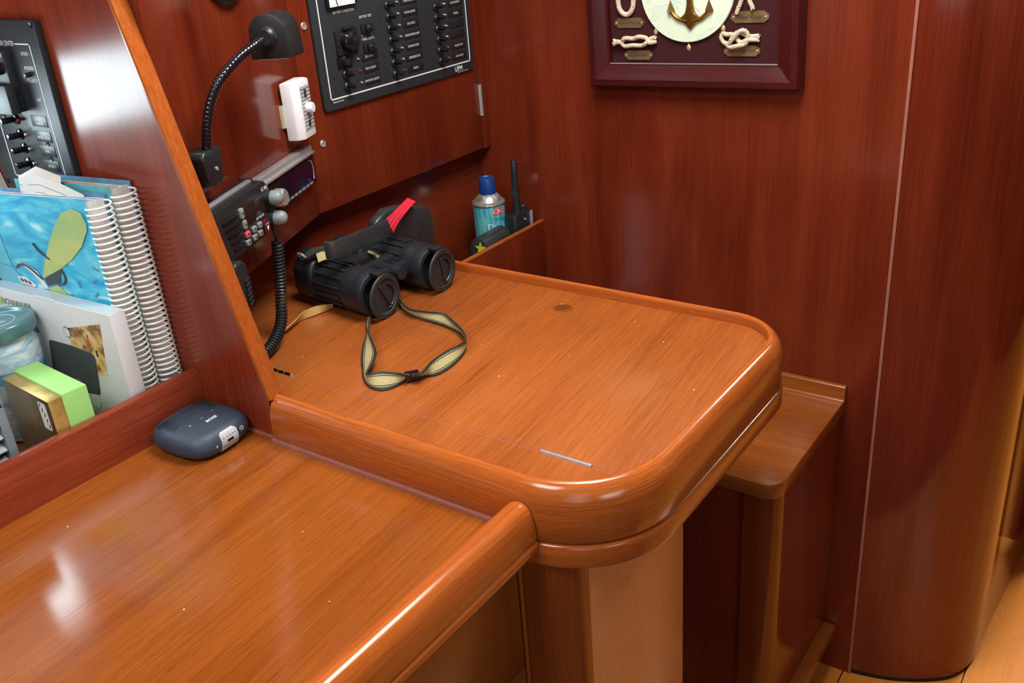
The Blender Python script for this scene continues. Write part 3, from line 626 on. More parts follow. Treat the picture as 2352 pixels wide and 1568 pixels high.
# small white dimmer
f = Frame('dimmer_switch', 'white plastic dimmer box with a round knob beside the breaker panel', 'dimmer', *ANG, -0.052, 1.1305)
f.part(MB().prism([(-0.0800, -0.004), (-0.0800, -0.022), (-0.0720, -0.030), (-0.0320, -0.030), (-0.0240, -0.022), (-0.0240, -0.004)], 'z', 1.1300, 1.2135), 'body', P['white'], bevel=0.0025)
f.part(MB().box(-0.0830, -0.040, -0.0045, 0.0, 1.150, 1.182), 'back_plate', P['beige'])
fc = f.part(ybox(MB(), -0.0685, -0.0350, 1.1415, 1.2055, 0.0300, 0.0308), 'face_label', P['pale_grey'])
for i in range(12): f.part(ybox(MB(), -0.0680, -0.0355, 1.1435 + i * 0.0052, 1.1443 + i * 0.0052, 0.0308, 0.0311), 'line', P['slate'], fc)
f.part(button(MB(), -0.0520, 1.1735, [(0.0080, 0.0305), (0.0078, 0.0385), (0.0068, 0.0405), (0.0005, 0.0407)], 18), 'knob', P['white'])
f.part(ybox(MB(), -0.0560, -0.0490, 1.1880, 1.2000, 0.0308, 0.0313), 'bulb_symbol', P['dark_print'], fc); f.part(ybox(MB(), -0.0560, -0.0490, 1.1455, 1.1550, 0.0308, 0.0313), 'moon_symbol', P['dark_print'], fc)

# car stereo
f = Frame('car_stereo', 'silver-trimmed car stereo with dark purple display set in the side panel', 'stereo', *ANG, -0.12, 1.05)
q = [(-0.2140, 1.1110), (-0.0250, 1.1110), (-0.0200, 1.1070), (-0.0200, 1.0940), (-0.2020, 1.0940), (-0.2140, 1.0990)]
f.part(plate(MB(), -0.2140, -0.0200, 1.0510, 1.1080, 0.003, 0.0, 0.008), 'chassis', P['black'], bevel=0.001)
tr = f.part(MB().box(-0.2140, -0.0220, -0.014, 0.0, 1.0985, 1.1110).box(-0.2140, -0.2020, -0.014, 0, 1.0840, 1.0985), 'trim', P['silver'], bevel=0.002)
f.part(MB().box(-0.2030, -0.0240, -0.0185, -0.014, 1.0985, 1.1025).box(-0.2030, -0.1990, -0.0185, -0.014, 1.0830, 1.0985).box(-0.2030, -0.1820, -0.0185, -0.014, 1.0800, 1.0832), 'inner_trim', P['chrome'], tr, bevel=0.0008)
f.part(plate(MB(), -0.1970, -0.0205, 1.0520, 1.0975, 0.004, 0.008, 0.0135), 'front_panel', P['gloss_black'], bevel=0.001)
dsp = f.part(plate(MB(), -0.1500, -0.0330, 1.0610, 1.0900, 0.003, 0.0135, 0.0140), 'display', P['purple_lcd'])
f.part(button(MB(), -0.1680, 1.0710, [(0.0135, 0.013), (0.0130, 0.024), (0.0110, 0.027), (0.0005, 0.0275)], 24), 'volume_knob', P['chrome'])
for i in range(7): f.part(ybox(MB(), -0.1400 + i * 0.0150, -0.1290 + i * 0.0150, 1.0545, 1.0580, 0.0135, 0.0150), 'preset_key', P['chrome'], bevel=0.0006)
f.part(MB().tube([(-0.0400, -0.0142, 1.0900), (-0.0330, -0.0142, 1.0880), (-0.0300, -0.0142, 1.0740), (-0.0330, -0.0142, 1.0600)], 0.0008, 6), 'display_edge', P['silver'], dsp)

# VHF radio
f = Frame('marine_radio', 'black fixed marine radio with grey knobs and keys on the side panel', 'radio', *ANG, -0.31, 1.045)
f.part(MB().prism(rrect(-0.3950, -0.2280, 1.0440, 1.1180, 0.006, 4), 'y', -0.014, -0.0005), 'body', P['black'], bevel=0.001)
fr_ = f.part(MB().prism(rrect(-0.3900, -0.2300, 1.0450, 1.1160, 0.010, 5), 'y', -0.033, -0.0135), 'front', P['black'], bevel=0.003)
f.part(MB().box(-0.3920, -0.2450, -0.020, -0.012, 1.1155, 1.1200), 'top_strip', P['silver'], bevel=0.0012)
f.part(plate(MB(), -0.3060, -0.2480, 1.0725, 1.1010, 0.004, 0.0325, 0.0342), 'screen', P['lcd'], fr_, bevel=0.0005)
for i in range(5):
    z_ = 1.0960 - i * 0.0098
    f.part(MB().tube([(-0.3650 + 0.004 * i, -0.0335, z_), (-0.345 + 0.003 * i, -0.0345, z_ + 0.0005), (-0.3230, -0.0335, z_ - 0.0002)], 0.0015, 6), 'grille_bar', P['gloss_black'], fr_)
def key(x, z, w, h, mat): return f.part(plate(MB(), x - w / 2, x + w / 2, z - h / 2, z + h / 2, min(w, h) * 0.3, 0.0325, 0.0370), 'key', mat, fr_, bevel=0.0010)
for x, z, w, h, mt in ((-0.3160, 1.0955, 0.0085, 0.0140, 'grey_key'), (-0.3135, 1.0800, 0.0085, 0.0120, 'grey_key'), (-0.3110, 1.0660, 0.0110, 0.0085, 'pink_key'), (-0.3130, 1.0558, 0.0105, 0.0080, 'grey_key'), (-0.2910, 1.0662, 0.0105, 0.0080, 'grey_key'), (-0.2935, 1.0560, 0.0105, 0.0080, 'grey_key'), (-0.2740, 1.0662, 0.0100, 0.0080, 'grey_key'), (-0.2765, 1.0560, 0.0100, 0.0080, 'grey_key')):
    kk = key(x, z, w, h, P[mt])
    f.part(ybox(MB(), x - 0.0018, x + 0.0018, z - 0.0012, z + 0.0012, 0.0370, 0.0373), 'key_symbol', P['dark_print'], kk)
ds = f.part(plate(MB(), -0.2610, -0.2440, 1.0480, 1.0680, 0.003, 0.0325, 0.0350), 'distress_key', plain('dark_red_plastic', (0.10, 0.008, 0.012), 0.2), fr_, bevel=0.001)
f.text('DISTRESS', 0.0034, -0.2525, 0.0353, 1.0610, P['print'], ds, sx=0.9); f.part(MB().prism([(-0.2560, 1.0575), (-0.2490, 1.0575), (-0.2525, 1.0510)], 'y', -0.0354, -0.0350), 'triangle', P['print'], ds)
f.text('VHF MARINE', 0.0050, -0.2680, 0.0345, 1.0752, P['print'], fr_, sx=0.85); f.text('IC-M', 0.0075, -0.2420, 0.0336, 1.1060, P['print'], fr_, bold=0.02)
for x_, z_ in ((-0.2370, 1.0920), (-0.2370, 1.0640)):
    k_ = f.part(button(MB(), x_, z_, [(0.0105, 0.030), (0.0105, 0.041)], 20), 'knob_skirt', P['black'], fr_)
    f.part(button(MB(), x_, z_, [(0.0098, 0.041), (0.0100, 0.0445), (0.0097, 0.049), (0.0083, 0.0535), (0.0055, 0.0562), (0.0005, 0.0572)], 20), 'knob', P['grey_rub'], k_)

# radio microphone with its coiled lead
f = Frame('radio_microphone', 'black ribbed radio microphone with coiled lead hanging below the marine radio', 'microphone', *ANG, -0.385, 0.99)
m = MB().prism([(-0.4000, 1.0500), (-0.3960, 1.0570), (-0.3800, 1.0570), (-0.3700, 1.0500), (-0.3680, 1.0200), (-0.3740, 0.9950), (-0.3840, 0.9900), (-0.4000, 0.9900)], 'y', -0.058, -0.034)
mc = f.part(m, 'body', P['rubber'], bevel=0.004, seg=3)
for i in range(6): f.part(MB().tube([(-0.385, -0.0590, 1.0290 - i * 0.0062), (-0.3700, -0.0570, 1.0295 - i * 0.0062), (-0.3680, -0.038, 1.0295 - i * 0.0062)], 0.0019, 6), 'grip_rib', P['rubber'], mc)
f.part(MB().box(-0.390, -0.378, -0.0342, -0.0005, 1.0250, 1.0400), 'hook', P['black'])
wp = [(-1.0020, 0.8105, 1.0580), (-1.0085, 0.8155, 1.040), (-1.0110, 0.8180, 1.0260), (-1.0152, 0.8152, 0.9750), (-1.0110, 0.8060, 0.9420), (-0.9967, 0.7859, 0.9150), (-0.9800, 0.7500, 0.9005), (-0.9720, 0.7150, 0.8975), (-0.9690, 0.6800, 0.8972)]
sp = smooth_path([Vector(p) for p in wp], 10)
MB().tube(sp[:24], 0.0030, 8).build('lead', P['black'], f.t, world=True)
core = sp[20:]; hel = []; acc = 0; turns = 46; N_ = 11
seglen = [0]
for i in range(1, len(core)): seglen.append(seglen[-1] + (core[i] - core[i - 1]).length)
for k in range(turns * N_ + 1):
    s_ = seglen[-1] * k / (turns * N_); i = max(j for j in range(len(seglen)) if seglen[j] <= s_ + 1e-9); i = min(i, len(core) - 2)
    t_ = (s_ - seglen[i]) / (seglen[i + 1] - seglen[i]); c_ = core[i].lerp(core[i + 1], t_); d_ = (core[i + 1] - core[i]).normalized()
    e1 = d_.cross(Vector((0.3, 0.9, 0.1))).normalized(); e2 = d_.cross(e1); a_ = 2 * pi * k / N_
    hel.append(c_ + (e1 * cos(a_) + e2 * sin(a_)) * 0.0068)
MB().tube(hel, 0.0020, 6).build('coiled_lead', P['rubber'], f.t, world=True)

# round speaker at the top of the side panel
f = Frame('wall_speaker', 'round black speaker ring at the top of the side panel', 'speaker', *ANG, -0.180, 1.335)
f.part(MB().lathe([(0.060, -0.0005), (0.064, -0.003), (0.062, -0.010), (0.056, -0.014), (0.050, -0.013), (0.048, -0.008)], 40, (-0.180, 0, 1.3975), 'y'), 'ring', P['black'])
f.part(MB().lathe([(0.049, -0.007), (0.045, -0.012), (0.030, -0.015), (0.001, -0.016)], 40, (-0.180, 0, 1.3975), 'y'), 'grille', P['silver'])

# ================================================================== KNOT BOARD ON THE BULKHEAD
f = Frame('knot_board', 'dark red framed knot display board with brass anchor hung on the bulkhead', 'picture frame', *BULK, -0.695, 1.125)
f.t.rotation_euler = (0, radians(-1.3), 0)
D0 = 0.002; FO = 0.026
FX0, FX1, FZ0, FZ1 = -0.8825, -0.5080, 1.1245, 1.52; FW = 0.0385
fp = lambda a, b: [(D0, 0), (FO - 0.006, 0)]
def rail(x0, z0, x1, z1, nx, nz, name='frame_rail'):
    """mitred moulding from corner (x0,z0) to (x1,z1); (nx,nz) points to the picture"""
    pr = [(0.0, D0), (0.0, 0.020), (0.004, 0.0255), (0.014, 0.0265), (0.026, 0.021), (0.033, 0.0165), (0.0385, 0.0155), (0.0385, D0)]
    tx, tz = x1 - x0, z1 - z0; l = math.hypot(tx, tz); tx /= l; tz /= l; vs = []
    for (bx, bz, sgn) in ((x0, z0, 1), (x1, z1, -1)):
        for w, oo in pr: vs.append((bx + nx * w + tx * w * sgn, -oo, bz + nz * w + tz * w * sgn))
    n = len(pr); fs = [(k, (k + 1) % n, n + (k + 1) % n, n + k) for k in range(n)] + [tuple(range(n)), tuple(range(n, 2 * n))[::-1]]
    return f.part(MB().add(vs, fs), name, W['frame'], sharp=25)
rail(FX0, FZ0, FX1, FZ0, 0, 1); rail(FX0, FZ1, FX1, FZ1, 0, -1); rail(FX0, FZ0, FX0, FZ1, 1, 0); rail(FX1, FZ0, FX1, FZ1, -1, 0)
f.part(MB().box(FX0 + 0.030, FX1 - 0.030, -0.006, -D0, FZ0 + 0.030, FZ1 - 0.030), 'backing_board', P['board'])
f.part(MB().box(FX0 + FW, FX1 - FW, -0.0160, -0.0145, FZ0 + FW, FZ0 + FW + 0.0018), 'inner_bead', P['silver'])
O = 0.006
CX, CZ, CR = -0.7015, 1.2790, 0.0820
f.part(MB().lathe([(CR, -O), (CR, -O - 0.004), (CR - 0.001, -O - 0.005), (0.0005, -O - 0.005)], 56, (CX, 0, CZ), 'y'), 'chart_disc', P['chart'])
def anchor():
    OO = O + 0.010
    an = MB()
    ax, az = -0.6945, 1.2180
    m = MB()
    m.prism([(ax - 0.0055, 1.30), (ax - 0.0052, 1.2560), (ax - 0.0085, 1.2430), (ax - 0.0200, 1.2330), (ax - 0.0090, 1.2270), (ax + 0.0005, 1.2165), (ax + 0.0110, 1.2270), (ax + 0.0220, 1.2330), (ax + 0.0095, 1.2430), (ax + 0.0060, 1.2560), (ax + 0.0060, 1.30)], 'y', -OO, -O - 0.0045)
    sh = f.part(m, 'anchor', P['old_brass'], bevel=0.0025)
    for s in (-1, 1):
        f.part(MB().tube(smooth_path([(ax + s * 0.004, -OO + 0.003, 1.2310), (ax + s * 0.018, -OO + 0.003, 1.2340), (ax + s * 0.028, -OO + 0.003, 1.2410), (ax + s * 0.0325, -OO + 0.003, 1.2480)], 5), 0.0036, 8), 'arm', P['old_brass'], sh)
        cx = ax + s * 0.0335
        m = MB().add([(cx - 0.0075, -OO + 0.003, 1.2462), (cx + 0.0075, -OO + 0.003, 1.2450 if s > 0 else 1.2462), (cx + 0.001 * s, -OO - 0.004, 1.2450), (cx, -OO + 0.0015, 1.2640)], [(0, 1, 2), (0, 2, 3), (2, 1, 3), (1, 0, 3)])
        f.part(m, 'fluke', P['old_brass'], sh, smooth=False)
anchor()
def rope(paths, name, r=0.0033):
    """laid rope: two strands twisted around each centre line"""
    m = MB()
    for pa in paths:
        c = smooth_path([(x, -oo, z) for x, z, oo in pa], 8); L = 0; ls = [0]
        for i in range(1, len(c)): L += (c[i] - c[i - 1]).length; ls.append(L)
        n = max(8, int(L / 0.0011)); pts = []
        for k in range(n + 1):
            s_ = L * k / n; i = min(max(j for j in range(len(ls)) if ls[j] <= s_ + 1e-9), len(c) - 2); tt = (s_ - ls[i]) / max(1e-9, ls[i + 1] - ls[i]); pts.append(c[i].lerp(c[i + 1], tt))
        for ph in (0, 2 * pi / 3, 4 * pi / 3):
            q = []
            for k, p_ in enumerate(pts):
                d_ = (pts[min(k + 1, n)] - pts[max(k - 1, 0)]).normalized(); e1 = d_.cross(Vector((0, 1, 0))); e1 = e1.normalized() if e1.length > 1e-6 else Vector((1, 0, 0)); e2 = d_.cross(e1); a_ = ph + 2 * pi * (L * k / n) / 0.011
                q.append(p_ + (e1 * cos(a_) + e2 * sin(a_)) * r * 0.52)
            m.tube(q, r * 0.56, 6)
    return f.part(m, name, P['rope'], sharp=80)
o1, o2, o3 = O + 0.0045, O + 0.0085, O + 0.012
kn = rope([[(-0.8265, 1.300, o1), (-0.8262, 1.262, o1), (-0.8215, 1.2480, o1), (-0.8120, 1.2425, o1), (-0.8025, 1.2475, o1), (-0.7975, 1.262, o1), (-0.7975, 1.300, o1)]], 'rope_loop', 0.0042)
kn = rope([[(-0.8385, 1.2005, o1), (-0.8230, 1.1985, o1), (-0.8150, 1.2050, o2), (-0.8000, 1.2040, o1), (-0.7870, 1.2075, o2), (-0.7750, 1.2040, o1), (-0.7690, 1.1980, o2), (-0.7580, 1.1985, o1)],
           [(-0.8385, 1.1945, o1), (-0.8250, 1.1990, o2), (-0.8170, 1.1915, o1), (-0.8000, 1.1935, o2), (-0.7850, 1.1925, o1), (-0.7750, 1.1965, o2), (-0.7690, 1.2030, o1), (-0.7580, 1.2055, o1)]], 'rope_knot', 0.0036)
kn = rope([[(-0.5790, 1.2065, o1), (-0.5960, 1.2060, o1), (-0.6090, 1.2130, o2), (-0.6180, 1.2080, o3), (-0.6280, 1.1945, o2), (-0.6370, 1.1965, o1), (-0.6420, 1.2040, o1), (-0.6390, 1.2105, o1), (-0.6310, 1.2095, o2), (-0.6210, 1.2080, o1), (-0.6080, 1.1975, o2), (-0.5960, 1.2010, o2), (-0.5795, 1.2005, o1)],
           [(-0.6330, 1.1975, o2), (-0.6260, 1.1905, o2), (-0.6120, 1.1925, o3), (-0.5990, 1.1960, o2), (-0.5960, 1.2090, o2), (-0.6020, 1.2160, o3), (-0.6110, 1.2120, o3), (-0.6230, 1.2000, o3)]], 'rope_knot', 0.0036)
kn = rope([[(-0.6060, 1.300, o1), (-0.6085, 1.262, o1), (-0.6135, 1.2480, o1), (-0.6165, 1.2400, o1)], [(-0.6000, 1.300, o1), (-0.5960, 1.262, o1), (-0.5915, 1.2510, o1), (-0.5900, 1.2455, o1)]], 'rope_knot', 0.0036)
def plaque(x, z, w, h, t_):
    c = 0.0030
    poly = [(x - w / 2 + c * 1.6, z + h / 2), (x + w / 2 - c * 1.6, z + h / 2), (x + w / 2 - c * 1.6, z + h / 2 - c * 0.8)] + arc(x + w / 2 - c * 1.6, z, h / 2 - c * 0.8, 80, -80, 8) + [(x + w / 2 - c * 1.6, z - h / 2 + c * 0.8), (x + w / 2 - c * 1.6, z - h / 2), (x - w / 2 + c * 1.6, z - h / 2), (x - w / 2 + c * 1.6, z - h / 2 + c * 0.8)] + arc(x - w / 2 + c * 1.6, z, h / 2 - c * 0.8, 260, 100, 8) + [(x - w / 2 + c * 1.6, z + h / 2 - c * 0.8)]
    p_ = f.part(MB().prism(poly, 'y', -O - 0.0022, -O), 'plaque', P['plaque'])
    for s in (-1, 1): f.part(button(MB(), x + s * (w / 2 - 0.0036), z, [(0.0018, O + 0.002), (0.0014, O + 0.0034), (0.0004, O + 0.0038)], 10), 'pin', P['brass'], p_)
    f.text(t_, 0.0098 if len(t_) < 12 else 0.0072, x, O + 0.0024, z, P['dark_print'], p_, shear=0.35, sx=0.95 if len(t_) < 12 else 0.72)
plaque(-0.8085, 1.2288, 0.0545, 0.0160, 'Anchor In The Light'); plaque(-0.5960, 1.2345, 0.0600, 0.0175, 'Reef Knot'); plaque(-0.7930, 1.1765, 0.0530, 0.0155, 'Surgeon\u2019s Knot'); plaque(-0.6085, 1.1832, 0.0590, 0.0165, 'Figure of Eight Knot')
for x_, z_ in ((-0.7600, 1.2150), (-0.6410, 1.2185), (-0.7010, 1.1895)):
    f.part(MB().add([(x_ + 0.0040 * cos(2 * pi * k / 8), -O, z_ - 0.0010 + (0.0052 if k != 2 else 0.0070) * sin(2 * pi * k / 8)) for k in range(8)] + [(x_, -O - 0.0036, z_ - 0.001)], [(k, (k + 1) % 8, 8) for k in range(8)] + [tuple(range(8))]), 'stud', P['brass'])

# ================================================================== CORNER BIN CONTENTS
t = thing('spray_can', 'turquoise aerosol can with blue cap standing in the corner bin', 'spray can', (-1.09, 1.405, 0.715))
R_ = 0.0308
bd = MB().lathe([(R_ - 0.001, 0), (R_, 0.002), (R_, 0.184), (R_ - 0.0005, 0.186)], 40).build('body', P['canprint'], t)
MB().lathe([(R_ + 0.0004, 0.184), (R_ + 0.0018, 0.187), (R_ + 0.0010, 0.190), (R_ - 0.0035, 0.1915), (R_ - 0.007, 0.198), (R_ - 0.0125, 0.2035), (0.0145, 0.206)], 40).build('dome', P['tin'], t)
cp_ = MB()
cpp = [(0.0158, 0.2040), (0.0162, 0.206), (0.0155, 0.2330), (0.0145, 0.2355), (0.0120, 0.2365), (0.0100, 0.2340), (0.0005, 0.2335)]
MB().lathe(cpp, 32).build('cap', P['blue_cap'], t)
def curved_text(s, size, ang, z, mat, parent, r):
    o = text(s, size, parent, (0, 0, 0), mat, rot=(pi / 2, 0, 0))
    for v in o.data.vertices:
        a = ang + v.co.x / r; rr = r + (-v.co.y) * 0.3
        v.co = Vector((rr * cos(a), rr * sin(a), z + v.co.z))
    return o
va = math.atan2(-1.405, 1.09)   # side that faces into the cabin
lg = MB()
def patch(a0, a1, z0, z1, r, th, n=6):
    m = MB(); vs = []; fs = []
    for k in range(n + 1):
        a = a0 + (a1 - a0) * k / n
        for rr, z in ((r, z0), (r, z1), (r + th, z1), (r + th, z0)): vs.append((rr * cos(a), rr * sin(a), z))
    for k in range(n):
        for q in range(4): fs.append((4 * k + q, 4 * k + (q + 1) % 4, 4 * k + 4 + (q + 1) % 4, 4 * k + 4 + q))
    fs += [(0, 1, 2, 3), (4 * n, 4 * n + 3, 4 * n + 2, 4 * n + 1)]
    return m.add(vs, fs)
lo = patch(va + 0.26, va + 0.98, 0.1680, 0.1810, R_, 0.0003).build('logo_field', P['red_cloth'], bd)
curved_text('CRC', 0.0120, va + 0.62, 0.1745, P['print'], bd, R_ + 0.0006)
curved_text('Marine', 0.0080, va + 0.60, 0.1600, plain('blue_print', (0.01, 0.12, 0.32), 0.4), bd, R_ + 0.0004)
curved_text('Dry Lube', 0.0170, va + 0.85, 0.1455, P['print'], bd, R_ + 0.0006)
patch(va + 0.15, va + 0.75, 0.1290, 0.1345, R_, 0.0003).build('yellow_band', P['yellow'], bd)
for k in range(6):
    a0 = va + 0.55; m = MB(); vs = []; fs = []; a1 = va - 1.25 + 0.36 * k
    for j in range(9):
        tt = j / 8
        for dd in (-1, 1):
            a = a1 + (a0 - a1) * tt * 0.55 + dd * 0.055 * (1 - 0.7 * tt); vs.append(((R_ + 0.0003) * cos(a), (R_ + 0.0003) * sin(a), 0.182 - 0.165 * tt))
    fs = [(2 * j, 2 * j + 1, 2 * j + 3, 2 * j + 2) for j in range(8)]
    m.add(vs, fs).build('ray', plain('pale_turquoise_print', (0.16, 0.46, 0.42), 0.3), bd)

t = thing('handheld_radio', 'black handheld radio with stubby aerial leaning in the corner bin', 'handheld radio', (-1.046, 1.437, 0.716))
MB().prism(rrect(-0.014, 0.014, -0.028, 0.028, 0.006, 4), 'z', 0, 0.162).build('body', P['black'], t, bevel=0.004)
MB().lathe([(0.0085, 0.155), (0.0080, 0.168), (0.0072, 0.185), (0.0062, 0.235), (0.0060, 0.262), (0.0050, 0.2635)], 14, (0, -0.001, 0)).build('aerial', P['rubber'], t)
MB().lathe([(0.007, 0.16), (0.007, 0.170), (0.005, 0.172)], 12, (0, 0.018, 0)).build('knob', P['rubber'], t)
MB().lathe([(0.0025, 0.0139), (0.0022, 0.0160), (0.001, 0.0156)], 10, (0, 0.004, 0.148), 'x').build('screw', P['chrome'], t)
MB().box(0.0140, 0.0175, 0.020, 0.0275, 0.09, 0.16).build('side_trim', P['silver'], t, bevel=0.001)
t = thing('pouch', 'small rolled black pouch with lime yellow star print in the corner bin', 'pouch', (-1.047, 1.345, 0.716), radians(4))
pc = [(0.0195 * cos(a * pi / 8) * (1.0 if k else 1), 0.138 + 0.0225 * sin(a * pi / 8)) for k, a in enumerate(range(-2, 11))] + [(-0.0175, 0.10), (-0.0165, 0.001), (0.0165, 0.001), (0.0175, 0.10)]
pc = arc(0, 0.130, 0.0205, 0, 180, 12) + [(-0.0195, 0.001), (0.0195, 0.001)]
pb = MB().prism(pc, 'y', -0.040, 0.042).build('roll', P['neoprene'], t, bevel=0.002)
st = []
for k in range(10):
    a = pi / 2 + k * pi / 5; r = 0.0130 if k % 2 == 0 else 0.0055; st.append((0.004 + r * cos(a), 0.131 + r * sin(a)))
MB().prism(st, 'y', -0.0408, -0.0402).build('star', P['yellow'], pb)

# ================================================================== BINOCULARS
t = thing('binoculars', 'black rubber-armoured binoculars with khaki strap lying on the chart table', 'binoculars', (-0.9245, 0.977, ZD), math.atan2(-0.0118, 0.1187) - 0.0)
br = 0.0355
def barrel(yc, idx):
    k_ = 0.935; zc = 0.0360
    b = MB().lathe([(r * k_, h) for r, h in ((0.026, -0.128), (0.031, -0.124), (0.0335, -0.112), (0.0340, -0.050), (0.0345, -0.046), (0.0372, -0.044), (0.0378, -0.030), (0.0366, -0.024), (0.0372, -0.020), (0.0375, -0.004), (0.0360, -0.001), (0.0300, -0.0005), (0.0290, -0.010))], 40, (0, yc, zc), 'x', cap=True).build('barrel', P['rubber'], t, sharp=45)
    for k in range(14):
        a = 2 * pi * k / 14 + 0.2; r0, r1 = 0.0342 * k_, 0.0352 * k_
        MB().tube([(-0.112, yc + r0 * cos(a), zc + r0 * sin(a)), (-0.108, yc + r1 * cos(a), zc + r1 * sin(a)), (-0.056, yc + r1 * cos(a), zc + r1 * sin(a)), (-0.052, yc + r0 * cos(a), zc + r0 * sin(a))], 0.0021, 6).build('rib', P['rubber'], b)
    # hinged objective cap hanging a little open in front of the lens
    Mx = Matrix.Translation((0.0105, yc + 0.002, 0.0340)) @ Matrix.Rotation(radians(9), 4, 'Z')
    def place(m): m.v = [(Mx @ Vector(v))[:] for v in m.v]; return m
    c = place(MB().lathe([(0.0002, -0.0012), (0.0295, -0.0012), (0.0332, 0.0000), (0.0338, 0.0018), (0.0326, 0.0034), (0.0268, 0.0036), (0.0257, 0.0022), (0.0246, 0.0014), (0.0002, 0.0014)], 44, (0, 0, 0), 'x', cap=False)).build('objective_cap', P['cap'], t, sharp=30)
    place(MB().prism([(-0.0065, 0.029), (0.0065, 0.029), (0.0098, 0.0375), (-0.0098, 0.0375)], 'x', -0.016, 0.0012)).build('cap_tab', P['rubber'], c, bevel=0.0015)
    dx = Vector((0, cos(radians(118 if idx == 0 else 100)), sin(radians(118 if idx == 0 else 100))))
    place(MB().tube([(Vector((0.0030, 0, 0)) - dx * 0.0215)[:], (Vector((0.0030, 0, 0)) + dx * 0.0215)[:]], 0.0020, 6)).build('cap_rib', P['cap'], c)
    place(MB().tube([(0.0032, 0.0200 * cos(radians(a_)), 0.0200 * sin(radians(a_))) for a_ in range(-75, 76, 15)], 0.0016, 6)).build('cap_ring', P['rubber'], c)
    return b
for i, yc in enumerate((-0.0597, 0.0597)):
    barrel(yc, i)
    s = -1 if yc < 0 else 1
    # prism housing, stepped towards the middle
    pr = rrect(min(yc + s * 0.0320, yc - s * 0.052), max(yc + s * 0.0320, yc - s * 0.052), 0.004, 0.073, 0.022, 6)
    h_ = MB().prism(pr, 'x', -0.160, -0.116).build('prism_housing', P['rubber'], t, bevel=0.006, seg=3)
    MB().lathe([(0.0175, 0.0), (0.0185, 0.004), (0.0185, 0.016), (0.0200, 0.019), (0.0205, 0.034), (0.0190, 0.037), (0.0150, 0.037), (0.0140, 0.030)], 28, (0, 0, 0), 'x').build('eyepiece', P['rubber'], t)
    ey = t.children[-1] if False else [o for o in bpy.data.objects if o.parent is t and o.name.startswith('eyepiece')][-1]
    ey.data.transform(Matrix.Translation((-0.160, yc - s * 0.026, 0.046)) @ Matrix.Diagonal((-1, 1, 1, 1))); ey.data.flip_normals()
    MB().tube([(-0.150, yc + s * 0.020, 0.074), (-0.146, yc + s * 0.024, 0.080), (-0.138, yc + s * 0.024, 0.080), (-0.134, yc + s * 0.020, 0.074)], 0.0022, 8).build('strap_lug', P['chrome'], h_)
MB().tube([(-0.150, 0, 0.046), (-0.010, 0, 0.046)], 0.0100, 16).build('centre_hinge', P['rubber'], t)
MB().prism([(-0.052, 0.034), (0.052, 0.034), (0.052, 0.056), (-0.052, 0.056)], 'x', -0.128, -0.062).build('bridge', P['rubber'], t, bevel=0.004)
MB().prism([(-0.055, 0.036), (0.055, 0.036), (0.055, 0.052), (-0.055, 0.052)], 'x', -0.045, -0.030).build('front_bridge', P['rubber'], t, bevel=0.004)
# webbing strap: khaki band with two black edge stripes, built along its two edges
def strap_run(A, B, n=6, th=0.0014, name='strap'):
    A = smooth_path(A, n); B = smooth_path(B, n)
    st = MB().ribbon(A, B, th).build(name, P['strap'], t, world=True, sharp=60)
    for f0, f1 in ((-0.03, 0.13), (0.19, 0.235), (0.765, 0.81), (0.87, 1.03)):
        MB().ribbon([a.lerp(b, f0) for a, b in zip(A, B)], [a.lerp(b, f1) for a, b in zip(A, B)], th + 0.0006).build('stripe', P['strap_dark'], st, world=True, sharp=60)
    return st
L1 = [(-0.9417, 0.9008, 0.89), (-0.9207, 0.8752, 0.89), (-0.9035, 0.8589, 0.891), (-0.8784, 0.8241, 0.89), (-0.8519, 0.7925, 0.89), (-0.8289, 0.77, 0.89), (-0.8150, 0.7560, 0.889), (-0.8001, 0.7451, 0.889), (-0.7839, 0.7387, 0.889), (-0.7675, 0.7413, 0.889), (-0.7595, 0.757, 0.889), (-0.7579, 0.7780, 0.8895)]
R1 = [(-0.9151, 0.8801, 0.905), (-0.8974, 0.860, 0.905), (-0.8837, 0.8426, 0.904), (-0.8372, 0.8056, 0.903), (-0.8204, 0.7878, 0.903), (-0.8058, 0.7644, 0.904), (-0.8000, 0.7520, 0.905), (-0.7950, 0.7450, 0.905), (-0.7883, 0.7459, 0.905), (-0.7798, 0.7551, 0.905), (-0.7622, 0.7631, 0.904), (-0.7462, 0.7704, 0.9015)]
strap_run(L1, R1)
T2 = [(-0.7431, 0.7738, 0.9015), (-0.7351, 0.7807, 0.9035), (-0.7413, 0.8102, 0.905), (-0.7429, 0.839, 0.905), (-0.7389, 0.8673, 0.905), (-0.7433, 0.8830, 0.904), (-0.7672, 0.9062, 0.902), (-0.8025, 0.9278, 0.902), (-0.8291, 0.9402, 0.902), (-0.8564, 0.9349, 0.902), (-0.8873, 0.9333, 0.902), (-0.9232, 0.954, 0.902), (-0.9600, 0.9850, 0.904), (-0.9780, 1.0000, 0.913), (-0.9903, 1.003, 0.935), (-1.0065, 1.0046, 0.945), (-1.031, 1.01, 0.945)]
B2 = [(-0.7545, 0.7815, 0.8895), (-0.7474, 0.7937, 0.889), (-0.734, 0.8038, 0.889), (-0.7303, 0.8261, 0.889), (-0.7361, 0.8612, 0.889), (-0.7495, 0.8880, 0.889), (-0.7750, 0.9150, 0.8892), (-0.8136, 0.9273, 0.8895), (-0.8448, 0.9318, 0.8895), (-0.8651, 0.9330, 0.8895), (-0.8951, 0.94, 0.8895), (-0.9329, 0.9597, 0.8895), (-0.9650, 0.9860, 0.893), (-0.9800, 0.9950, 0.905), (-0.9881, 0.9905, 0.93), (-0.9991, 0.989, 0.945), (-1.0223, 0.9977, 0.945)]
strap_run(T2, B2)
